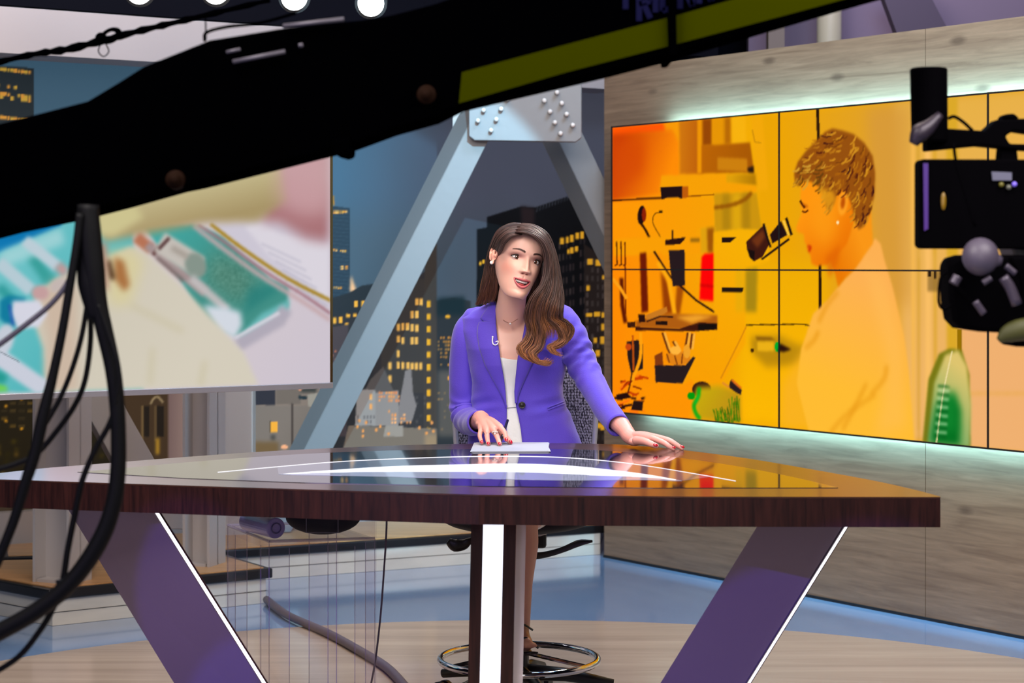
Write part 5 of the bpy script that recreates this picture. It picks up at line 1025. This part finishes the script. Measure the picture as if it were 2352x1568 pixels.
sleeve([W(1118, 722, 6.43), W(1090, 742, 6.43), W(1070, 785, 6.43), W(1063, 860, 6.44), W(1065, 925, 6.45), W(1070, 958, 6.42), W(1083, 970, 6.32), W(1100, 970, 6.185)], [.030, .046, .050, .0475, .044, .046, .046, .043, .040, .0375], None, 0, .72)
sleeve([W(1255, 722, 6.44), W(1285, 738, 6.42), W(1313, 775, 6.39), W(1333, 830, 6.36), W(1362, 885, 6.30), W(1391, 938, 6.19), W(1420, 977, 6.085)], [.034, .056, .057, .052, .0500, .0480, .0445, .041, .0375, .0365], None, 2.2, .46)
# shoulder caps
blz = bpy.data.meshes.new('blazer'); bmb.to_mesh(blz); bmb.free()
o = obj('blazer', blz, M_bl, woman, smooth=True); s_ = o.modifiers.new('solid', 'SOLIDIFY'); s_.thickness = .0035; s_.offset = -1
def lapel(x0, x1, y0, y1, side, lab):
    def f(y, u):
        a = np.interp(y, [q[0] for q in x0], [q[1] for q in x0]); b = np.interp(y, [q[0] for q in x1], [q[1] for q in x1]); x = a + (b - a) * u
        return tors(x, y, .0045 + .0045 * math.sin(u * math.pi) ** .6 + .002 * (1 - u))
    o = obj('lapel', grid_mesh('lapel', strip(y0, y1, 80, 20, f)), M_bl, blo, smooth=True); s_ = o.modifiers.new('solid', 'SOLIDIFY'); s_.thickness = .003; s_.offset = -1
blo = o
L0 = [(q[0], q[1]) for q in oL]; R0 = [(q[0], q[1]) for q in oR]
lapel(L0, [(736, 1118), (739, 1100), (748, 1097), (765, 1095), (800, 1100), (840, 1114), (880, 1136), (910, 1152), (934, 1163)], 737, 935, 1, '')
lapel(L0, [(692, 1126), (710, 1116), (730, 1103), (733, 1105), (742, 1116)], 692, 742, 1, '')
lapel(R0, [(692, 1232), (740, 1250), (780, 1247), (820, 1227), (850, 1214), (880, 1200), (905, 1190), (926, 1186)], 694, 926, -1, '')
# collar behind the neck
bm = nb(); tube(bm, [tors(1132, 700, .004), W(1132, 690, 6.42), W(1150, 680, 6.47), W(1178, 676, 6.49), W(1210, 680, 6.47), W(1222, 690, 6.42), tors(1222, 700, .004)], .014, 10, 30, flat=.4); obj('collar', bm, M_bl, blo, smooth=True)
# button, pocket welts, dart
bp_ = tors(1199, 930, .010); bm = nb(); cyl(bm, bp_ + Vector((0, .004, 0)), bp_ - Vector((0, .002, 0)), .0108, .0108, 24); torus(bm, bp_ - Vector((0, .002, 0)), .0092, .0017, (1, 0, 0), (0, 0, 1), 28, 8); obj('button', bm, mat('horn_button', (58, 54, 52), .2, metal=.3), blo, smooth=True)
bm = nb(); ball(bm, bp_ - Vector((0, .0022, 0)), (.004, .0012, .004), 10); obj('button_shank', bm, mat('button_hole', (14, 12, 12), .5), blo)
for (a, b) in (((1258, 936), (1297, 921)), ((1259, 941), (1297, 926))):
    bm = nb(); tube(bm, [tors(x, y, .0035) for x, y in zip(np.linspace(a[0], b[0], 8), np.linspace(a[1], b[1], 8))], .0022, 6); obj('pocket_welt', bm, M_bl, blo, smooth=True)
# microphone clipped on the lapel
bm = nb(); q = lambda x, y: tors(x, y, .0135); tube(bm, [q(1131.5, 775), q(1131, 783), q(1133, 790), q(1138, 792), q(1143, 789), q(1144, 783), q(1138, 785)], [.0022, .0021, .0020, .0018, .0014], 8, 30); ball(bm, q(1131.5, 773.5), .0032, 10)
mic = thing('lapel_microphone', 'small white clip microphone on the purple lapel', 'microphone', q(1133, 790)); obj('cable_loop', bm, mat('mic_white', (235, 232, 238), .35), mic, smooth=True)
# ---------------- hair
M_hair = attr_mat('hair_strands', rough=.42, base=1, spec=.5); nt = M_hair.node_tree; nt.nodes['Principled BSDF'].inputs['Anisotropic'].default_value = .5
X, Yc, Z, T = head_grid(160, 200, off=0); aT = np.abs(T)
hl = np.interp(aT, [0, .5, .85, 1.15, 1.35, 1.6, 1.9, 2.3, 3.2], [.080, .076, .062, .030, .000, .012, -.02, -.07, -.075])
mk = smooth(-.004, .006, Z - hl); offm = (-.008 + .0185 * mk) * (1 + .25 * smooth(.3, 1.2, aT))
X2, Y2, Z2, _ = head_grid(160, 200, off=.0); nrm = np.stack([X / .072 ** 2, Yc / .097 ** 2, Z / .11 ** 2], -1); nrm /= np.linalg.norm(nrm, axis=-1, keepdims=True)
P = np.stack([X, Yc, Z], -1) + nrm * offm[..., None]
cap_ = obj('hair', grid_mesh('hair', toW(P), lin(np.zeros(P.shape) + np.array([50, 32, 30.])), closed_u=True), M_hair, woman, smooth=True)
SV, SF, SC = [], [], []; nv = 0
def strands(guides, n, rad=.0009, jit=.004, tip=.25, c0=(66, 46, 42), c1=(110, 70, 50), c2=(184, 120, 70), goldstart=.55, npt=34, wave=.002, dj=.010, tmin=0.0):
    """strands interpolated between guide paths; each guide is a list of (px, py, depth)"""
    global nv
    GS = [spline([tuple(W(*p)) for p in g], npt) for g in guides]; GS = np.array(GS); ng = len(GS)
    for i in range(int(n * 1.4)):
        u = rng.random() * (ng - 1); k = min(int(u), ng - 2); f = u - k; pth = GS[k] * (1 - f) + GS[k + 1] * f
        t = np.linspace(0, 1, npt); o_ = rng.normal(0, 1, 3) * np.array([jit, dj * .5, jit * .6]); ph = rng.uniform(0, 6.28, 3)
        env = (.35 + .65 * np.sin(np.clip(t * 1.3, 0, 1) * math.pi * .5))[:, None]
        pth = pth + o_ * env + (np.stack([np.sin(t * 9 + ph[0]), np.sin(t * 8 + ph[1]), np.sin(t * 7 + ph[2])], 1) * wave) * t[:, None]
        e_ = int(npt * rng.uniform(.86, 1.0)); s0 = rng.integers(0, max(2, npt // 12)); pth = pth[s0:e_]; m_ = len(pth)
        tg = np.gradient(pth, axis=0); tg /= np.linalg.norm(tg, axis=1, keepdims=True) + 1e-9
        a_ = np.cross(tg, [0, 1, 0]); a_ /= np.linalg.norm(a_, axis=1, keepdims=True) + 1e-9; b_ = np.cross(tg, a_)
        tt = np.linspace(0, 1, m_); r_ = rad * rng.uniform(.7, 1.3) * ((1 - (1 - tip) * smooth(.7, 1, tt)) * (.3 + .7 * smooth(0, .06, tt)))[:, None]
        ring = np.stack([pth + a_ * r_, pth + b_ * r_, pth - a_ * r_, pth - b_ * r_], 1); SV.append(ring.reshape(-1, 3))
        base = nv + np.arange(m_ - 1)[:, None] * 4; k4 = np.arange(4)[None]; q_ = np.stack([base + k4, base + (k4 + 1) % 4, base + 4 + (k4 + 1) % 4, base + 4 + k4], -1); SF.append(q_.reshape(-1, 4))
        br = rng.uniform(.7, 1.35); mm = smooth(goldstart - .25, goldstart + .3, tt)[:, None]; cc = np.array(c0) * (1 - mm) + np.array(c1) * mm; m2 = (smooth(goldstart + .05, 1, tt) * rng.uniform(.2, 1))[:, None]; cc = cc * (1 - m2) + np.array(c2) * m2
        SC.append(np.repeat(np.clip(cc * br, 0, 255), 4, 0)); nv += m_ * 4
# her right side (image left): swept back behind the ear
strands([[(1199, 540, 6.15), (1193, 540, 6.118), (1175, 543, 6.112), (1161, 556, 6.12), (1154, 572, 6.14), (1147, 584, 6.18), (1139, 598, 6.235), (1142, 640, 6.265), (1140, 675, 6.31), (1128, 700, 6.34)],
         [(1200, 532, 6.16), (1193, 531, 6.13), (1168, 536, 6.130), (1151, 552, 6.145), (1143, 572, 6.185), (1137, 592, 6.235), (1130, 625, 6.255), (1126, 660, 6.29), (1116, 700, 6.34)],
         [(1201, 524, 6.19), (1194, 522, 6.16), (1168, 526, 6.16), (1147, 544, 6.17), (1134, 572, 6.205), (1126, 602, 6.245), (1120, 640, 6.27), (1111, 672, 6.31), (1100, 706, 6.35)],
         [(1203, 519, 6.23), (1197, 516, 6.20), (1169, 519, 6.20), (1144, 536, 6.21), (1129, 568, 6.23), (1119, 605, 6.255), (1112, 645, 6.28), (1102, 678, 6.32), (1088, 708, 6.35)]], 900, goldstart=.75, c2=(110, 66, 44), jit=.0020, dj=.005)
# her left side (image right): falls in front of the shoulder
top = [[(1186, 536, 6.14), (1192, 533, 6.112), (1210, 534, 6.103), (1232, 543, 6.10), (1249, 564, 6.105), (1257, 592, 6.11), (1256, 625, 6.11), (1247, 655, 6.105), (1230, 678, 6.10), (1219, 700, 6.11)],
       [(1186, 530, 6.16), (1192, 527, 6.13), (1215, 527, 6.12), (1240, 542, 6.115), (1256, 568, 6.115), (1262, 600, 6.115), (1262, 640, 6.115), (1255, 670, 6.11), (1243, 698, 6.11)],
       [(1187, 523, 6.19), (1194, 521, 6.16), (1220, 521, 6.15), (1246, 540, 6.145), (1262, 568, 6.145), (1270, 602, 6.14), (1275, 645, 6.135), (1272, 678, 6.125), (1264, 705, 6.12)],
       [(1190, 520, 6.23), (1197, 516, 6.2), (1222, 517, 6.195), (1252, 537, 6.185), (1267, 570, 6.18), (1276, 606, 6.17), (1283, 650, 6.155), (1287, 685, 6.14), (1284, 712, 6.13)]]
ends = [[(1215, 730, 6.15), (1221, 760, 6.17), (1212, 785, 6.16), (1198, 800, 6.15), (1203, 817, 6.15), (1226, 829, 6.16), (1250, 836, 6.17)],
        [(1238, 730, 6.14), (1243, 765, 6.15), (1236, 795, 6.15), (1222, 810, 6.14), (1232, 828, 6.14), (1255, 833, 6.15), (1266, 822, 6.16)],
        [(1262, 730, 6.14), (1284, 752, 6.15), (1294, 778, 6.16), (1280, 792, 6.15), (1266, 797, 6.14), (1273, 809, 6.14), (1291, 814, 6.15)],
        [(1283, 728, 6.15), (1302, 741, 6.17), (1309, 755, 6.18), (1303, 772, 6.18), (1290, 784, 6.18), (1280, 788, 6.18), (1272, 786, 6.18)]]
for g_, e_, n_ in zip(top, ends, (330, 330, 330, 240)):
    g2 = [(x + 5, y, d + .004) for x, y, d in g_]; g1 = [(x - 5, y, d) for x, y, d in g_]
    strands([g1 + [(x - 7, y - 3, d) for x, y, d in e_], g_ + e_, g2 + [(x + 7, y + 4, d + .01) for x, y, d in e_]], n_, goldstart=.62, npt=60, jit=.003, wave=.0035, dj=.012)
for i in range(3): strands([top[i] + ends[i][:2] + [(ends[i][1][0], 775 + 8 * i, 6.16)], top[i + 1] + ends[i + 1][:2] + [(ends[i + 1][1][0], 780, 6.17)]], 330, goldstart=.66, npt=50, jit=.003, dj=.012)
# back of the head
strands([[(1206, 517, 6.24), (1196, 515, 6.22), (1170, 517, 6.22), (1144, 533, 6.23), (1128, 568, 6.25), (1116, 615, 6.28), (1104, 665, 6.32)], [(1206, 516, 6.28), (1192, 513, 6.26), (1168, 515, 6.26), (1142, 532, 6.27), (1127, 572, 6.28), (1114, 625, 6.30), (1100, 680, 6.34)]], 260, goldstart=.9, jit=.0015)
strands([[(1188, 517, 6.24), (1204, 514, 6.22), (1230, 519, 6.215), (1256, 538, 6.21), (1270, 572, 6.205), (1279, 620, 6.19), (1286, 690, 6.17)], [(1186, 516, 6.28), (1204, 513, 6.26), (1232, 519, 6.25), (1257, 540, 6.25), (1271, 575, 6.24), (1280, 625, 6.22), (1288, 700, 6.2)]], 260, goldstart=.9, jit=.0015)
strands([[(1200, 519, 6.24), (1160, 528, 6.27), (1135, 575, 6.29), (1120, 640, 6.33), (1100, 705, 6.38)], [(1200, 517, 6.28), (1190, 530, 6.33), (1180, 620, 6.37), (1175, 720, 6.46)], [(1200, 519, 6.24), (1240, 530, 6.27), (1268, 580, 6.27), (1280, 650, 6.27), (1286, 712, 6.28)]], 700, rad=.0016, goldstart=.9, jit=.005)
SV_ = np.concatenate(SV); SF_ = np.concatenate(SF); SC_ = np.concatenate(SC)
me = bpy.data.meshes.new('hair_locks'); me.vertices.add(len(SV_)); me.vertices.foreach_set('co', SV_.astype(np.float32).ravel()); me.loops.add(SF_.size); me.loops.foreach_set('vertex_index', SF_.astype(np.int32).ravel()); me.polygons.add(len(SF_)); me.polygons.foreach_set('loop_start', np.arange(0, SF_.size, 4, dtype=np.int32)); me.update(calc_edges=True); set_col(me, lin(SC_))
obj('hair_locks', me, M_hair, cap_, smooth=True)
bm = nb(); tube(bm, [W(1196, 560, 6.30), W(1190, 620, 6.36), W(1186, 690, 6.43)], [.078, .078, .074], 24, 14, flat=.5, up=(1, 0, 0)); tube(bm, [W(1250, 570, 6.22), W(1262, 640, 6.20), W(1262, 700, 6.19)], [.03, .030, .026], 16, 12, flat=.6, up=(1, 0, 0))
o = obj('hair_mass', bm, mat('dark_hair', (40, 26, 24), .5), cap_, smooth=True)
# ================================================================ FOREGROUND: CAMERA JIB
DJ = 3.5
jib = thing('camera_jib', 'long black camera jib arm with olive stripes crossing the top of the view', 'camera jib', W(700, 300, DJ))
M_jib = mat('jib_black', (.5, .5, .9), .95, spec=.0)
def slab(nm, pts, d, th, m, par, bev=0, **k):
    bm = nb(); ext(bm, [W(x, y, d) for x, y in pts], (0, th, 0)); return obj(nm, bm, m, par, bev=bev, **k)
slab('arm', [(-260, 350), (200, 232), (270, 190), (330, 152), (395, 126), (480, 92), (640, 66), (720, 56), (830, 46), (900, 34), (1000, 8), (1200, -60), (2300, -380), (2300, -95), (1960, 0), (1800, 47), (1540, 124), (1400, 160), (1060, 240), (1000, 270), (900, 298), (805, 333), (440, 425), (395, 434), (260, 472), (150, 500), (0, 531), (-260, 600)], DJ, .17, M_jib, jib, bev=.006)
M_olive = mat('olive_stripe', (38, 41, 0), .95, spec=.0)
slab('stripe', [(1061, 166), (1150, 142), (1532, 41), (1534, 106), (1300, 166), (1054, 237)], DJ - .006, .005, M_olive, jib)
slab('stripe', [(1552, 36), (1700, -6), (1960, -72), (1985, -14), (1800, 36), (1554, 101)], DJ - .006, .005, M_olive, jib)
slab('clamp_band', [(1534, -60), (1552, -66), (1556, 128), (1538, 130)], DJ - .02, .21, M_jib, jib, bev=.004)
slab('bracket', [(762, 320), (808, 312), (806, 357), (790, 361), (772, 356), (760, 342)], DJ - .01, .10, M_jib, jib, bev=.006)
for (x, y) in ((401, 412), (979, 216)):
    p = W(x, y, DJ - .012); bm = nb(); cyl(bm, p, p + Vector((0, .02, 0)), .016, .018, 20); ball(bm, p, .011, 14); obj('bolt_head', bm, mat('bolt_brass', (20, 7, 2), .8, spec=.05), jib, smooth=True)
for a, b, w_ in (((535, 142), (655, 118), .004), ((520, 120), (552, 113), .003), ((686, 105), (696, 103), .004), ((650, 60), (790, 44), .004)):
    bm = nb(); tube(bm, [W(*a, DJ - .012), W(*b, DJ - .012)], w_, 8); obj('steel_pin', bm, mat('worn_steel', (70, 66, 76), .5, metal=.4), jib, smooth=True)
# dark blue lettering on the arm, its top running out of view
M_blue = mat('blue_letters', (1, 1, 34), .9, spec=.1)
def glyph(strokes, x, y, sx, sy):
    bm = nb()
    for (ax_, ay, bx_, by) in strokes:
        a = np.array([x + ax_ * sx, y + ay * sy - .25 * ax_ * sx]); b = np.array([x + bx_ * sx, y + by * sy - .25 * bx_ * sx]); d_ = b - a; n_ = np.array([-d_[1], d_[0]]) / (np.hypot(*d_) or 1) * 6.5
        ext(bm, [W(*(a + n_), DJ - .005), W(*(b + n_), DJ - .005), W(*(b - n_), DJ - .005), W(*(a - n_), DJ - .005)], (0, .004, 0))
    obj('letter', bm, M_blue, jib)
glyph([(0, 0, 1, 0), (.5, 0, .5, 1)], 1416, -42, 42, 68)
glyph([(0, 0, 0, 1), (0, 0, 1, .02), (1, 0, 1, .45), (0, .48, 1, .46), (.4, .5, 1, 1)], 1468, -26, 26, 74)
glyph([(0, 0, 0, 1)], 1506, -38, 20, 66)
glyph([(0, 0, 0, 1), (0, 1, 1, 1)], 1522, -42, 14, 66)
for i in range(2): glyph([(0, 0, 0, 1), (0, 0, 1, 1), (1, 0, 1, 1)], 1562 + i * 44, -46 - i * 12, 28, 66)
# cable rig above the arm
rope = thing('jib_guy_wire', 'dark guy wire with a turnbuckle above the jib arm at the top left', 'wire', W(240, 85, 3.9))
bm = nb(); tube(bm, [W(-120, 172, 3.9), W(60, 128, 3.9), W(160, 112, 3.9), W(300, 76, 3.9), W(430, 45, 3.9), W(620, 0, 3.9)], [.006, .006, .008, .007, .006, .005], 8, 40, wob=lambda t, a: .25 * math.sin(t * 160)); obj('wire_strand', bm, M_jib, rope, smooth=True)
bm = nb(); torus(bm, W(254, 82, 3.9), .017, .006, (.95, 0, .3), (0.2 * -.3, 0, .95 * .7), 24, 8); ball(bm, W(232, 88, 3.9), (.012, .01, .012), 10); obj('turnbuckle', bm, M_jib, rope, smooth=True)
bm = nb(); tube(bm, [W(232, 98, 3.9), W(226, 118, 3.9), W(238, 130, 3.9), W(250, 118, 3.9), W(243, 100, 3.9)], .0014, 5, 20); obj('loose_tie', bm, M_jib, rope, smooth=True)
bm = nb(); tube(bm, [W(470, 95, 3.55), W(474, 75, 3.55), W(520, 62, 3.55), W(600, 52, 3.55), W(680, 30, 3.56)], .003, 6, 24); tube(bm, [W(472, 40, 3.55), W(473, 92, 3.55)], .0016, 5); obj('thin_hose', bm, M_jib, jib, smooth=True)
# ---------------- cables hanging from the jib
M_cb = mat('cable_black', (4, 4, 6), .6, spec=.12); M_cg = mat('cable_grey', (64, 60, 72), .5)
def cable(label, pts, rad, d, m=M_cb, n=60, name='hanging_cable', **k):
    bm = nb(); tube(bm, [W(x, y, d + (q[0] if q else 0)) for x, y, *q in pts], rad, 10, n); o = obj(name, bm, m, smooth=True); tag(o, label, 'cable', 'cables hanging from the jib'); return o
cable('thickest black cable, sweeping from the jib down to the lower left corner', [(205, 470), (204, 520), (212, 600), (222, 680), (240, 760), (258, 840), (268, 920), (272, 1000), (271, 1080), (262, 1150), (240, 1220), (200, 1290), (150, 1350), (80, 1405), (0, 1450), (-80, 1490)], [.017, .021, .020, .0155, .0145, .0138, .0135, .0140, .0145, .0155, .0150, .0150, .0155, .0160], 3.42)
cable('straight black cable hanging left of the thickest one, reaching the left edge', [(184, 490), (176, 560), (160, 660), (143, 760), (122, 860), (100, 950), (80, 1040), (58, 1110), (30, 1200), (-10, 1300)], [.0072, .0074, .0078, .0084, .0110, .0105, .0090, .0084], 3.40)
cable('thin black cable curving left over the left steel post, upper of two', [(212, 480), (206, 560), (204, 660), (190, 760), (168, 840), (140, 910), (112, 960), (96, 985)], .0048, 3.46)
cable('thin black cable curving left over the left steel post, lower of two', [(200, 640), (206, 700), (208, 780), (196, 870), (172, 930), (130, 990), (86, 1040), (40, 1064), (-40, 1088)], .0050, 3.48)
cable('thin grey cable slanting across the lower left of the television', [(196, 510), (184, 570), (160, 640), (120, 695), (60, 745), (0, 790), (-60, 830)], .0050, 3.50, M_cg)
cable('thin black cable rejoining the thickest one over the desk front', [(268, 930), (248, 980), (220, 1030), (190, 1100), (172, 1180), (156, 1260), (142, 1345), (120, 1400), (90, 1450), (40, 1510), (-40, 1560)], [.0050, .0052, .0060, .0056, .0054, .0052], 3.46)
cable('short black cable loop beside the thickest one over the television', [(226, 700), (250, 770), (270, 830), (274, 870), (268, 905), (264, 930)], .0038, 3.38)
slv = thing('cable_sleeve', 'black cable sleeve binding the hanging bundle just below the jib', 'sleeve', W(208, 600, 3.42))
bm = nb(); tube(bm, [W(203, 470, 3.42), W(202, 560, 3.42), W(207, 650, 3.42), W(222, 730, 3.42)], [.019, .0185, .022, .015], 12, 24, flat=.8); obj('sleeve_tube', bm, M_cb, slv, smooth=True)
bm = nb(); tube(bm, [W(140, 1330, 3.44), W(146, 1360, 3.44)], .010, 10); obj('cable_tie', bm, M_cb, slv)
# ================================================================ STUDIO CAMERA RIG at the right edge
DR = 3.7
rig = thing('studio_camera', 'black studio camera rig with monitors at the right edge of the view', 'camera', W(2300, 560, DR))
M_rig = mat('rig_black', (1.5, 1, 2.5), .8, spec=.02)
bm = nb(); a, b = W(2135, 322, DR), W(2133, 160, DR); tube(bm, [a - UP * .004, a, b, b + UP * .003], [.030, .0335, .0345, .032], 28); obj('round_housing', bm, M_rig, rig, smooth=False, bev=.001)
slab('cross_arm', [(2130, 292), (2262, 300), (2290, 274), (2460, 268), (2460, 320), (2330, 300), (2310, 312), (2320, 330), (2460, 332), (2460, 352), (2330, 342), (2250, 334), (2130, 346)], DR + .0, .05, M_rig, rig, bev=.004)
slab('knob_cap', [(2300, 272), (2308, 262), (2330, 260), (2344, 272)], DR, .04, M_rig, rig, bev=.006)
bm = nb(); p = W(2118, 312, DR - .05); tube(bm, [W(2098, 330, DR - .05), W(2112, 306, DR - .05), W(2134, 290, DR - .05), W(2160, 262, DR - .05)], [.009, .018, .014, .007], 12, 12); obj('clamp', bm, mat('clamp_grey', (46, 38, 50), .4, metal=.3), rig, smooth=True)
slab('bracket', [(2300, 330), (2336, 330), (2340, 372), (2296, 372)], DR + .01, .04, M_rig, rig, bev=.004)
sc_ = slab('monitor', [(2112, 372), (2118, 365), (2460, 366), (2460, 572), (2120, 571), (2112, 564)], DR - .03, .05, M_rig, rig, bev=.004)
slab('edge_reflection_strip', [(2121, 375), (2132, 375), (2132, 525), (2123, 530)], DR - .034, .004, mat('violet_reflection', (60, 26, 110), .4), rig)  # violet reflection on the monitor edge, put in as a coloured strip
slab('label_plate', [(2278, 394), (2324, 396), (2324, 414), (2280, 414)], DR - .034, .004, mat('label_grey', (84, 84, 104), .5), rig)
bm = nb(); ball(bm, W(2167, 462, DR - .032), (.005, .003, .017), 12); obj('tally_light', bm, mat('tally_amber', (120, 90, 10), .3), rig, smooth=True)
for (x, y, c_) in ((2300, 424, (90, 84, 20)), (2330, 423, (120, 100, 220)), (2317, 430, (90, 90, 80))):
    bm = nb(); ball(bm, W(x, y, DR - .034), .005, 10); obj('small_button', bm, mat('btn', c_, .3), rig, smooth=True)
bm = nb(); P_ = W(2252, 589, DR - .10); ball(bm, P_, (.033, .033, .0345), 24); tube(bm, [P_, W(2300, 600, DR - .1)], [.03, .008], 14, 6); obj('grip_knob', bm, mat('knob_grey', (72, 64, 80), .5), rig, smooth=True)
slab('lower_monitor', [(2180, 605), (2192, 592), (2215, 585), (2460, 585), (2460, 772), (2250, 762), (2210, 756), (2190, 735), (2182, 690)], DR - .05, .09, M_rig, rig, bev=.008)
slab('camera_body', [(2322, 500), (2345, 460), (2460, 430), (2460, 640), (2340, 605), (2322, 560)], DR + .03, .12, mat('body_grey', (70, 70, 72), .5), rig, bev=.012)
for pts, r_, c_ in (([(2178, 272), (2192, 268), (2212, 280), (2234, 300)], .0032, 0), ([(2190, 330), (2196, 372), (2210, 420), (2240, 520)], .0030, 0), ([(2176, 624), (2160, 640), (2156, 690), (2168, 710), (2186, 700)], .0026, 0), ([(2186, 640), (2230, 690), (2262, 724)], .0040, 0), ([(2320, 590), (2340, 620), (2350, 660), (2348, 700)], .004, 0)):
    bm = nb(); tube(bm, [W(x, y, DR - .085) for x, y in pts], r_, 8, 24); obj('rig_cable', bm, M_rig, rig, smooth=True)
for pts, r_ in (([(2190, 652), (2200, 634)], .009), ([(2258, 650), (2276, 638)], .006), ([(2240, 692), (2260, 720)], .0065), ([(2304, 636), (2320, 660), (2336, 700)], .010), ([(2310, 610), (2332, 628)], .006)):
    bm = nb(); tube(bm, [W(x, y, DR - .11) for x, y in pts], r_, 10, 8); obj('lever', bm, mat('lever_grey', (66, 58, 72), .35, metal=.3), rig, smooth=True)
bm = nb(); tube(bm, [W(2294, 782, DR - .08), W(2312, 768, DR - .08), W(2340, 758, DR - .08), W(2400, 750, DR - .08)], [.006, .016, .020, .022], 12, 12, flat=.7); obj('handle_grip', bm, mat('olive_grip', (60, 60, 14), .6), rig, smooth=True)
slab('tripod_plate', [(2320, 760), (2460, 752), (2460, 800), (2330, 796)], DR - .04, .1, M_rig, rig, bev=.004)
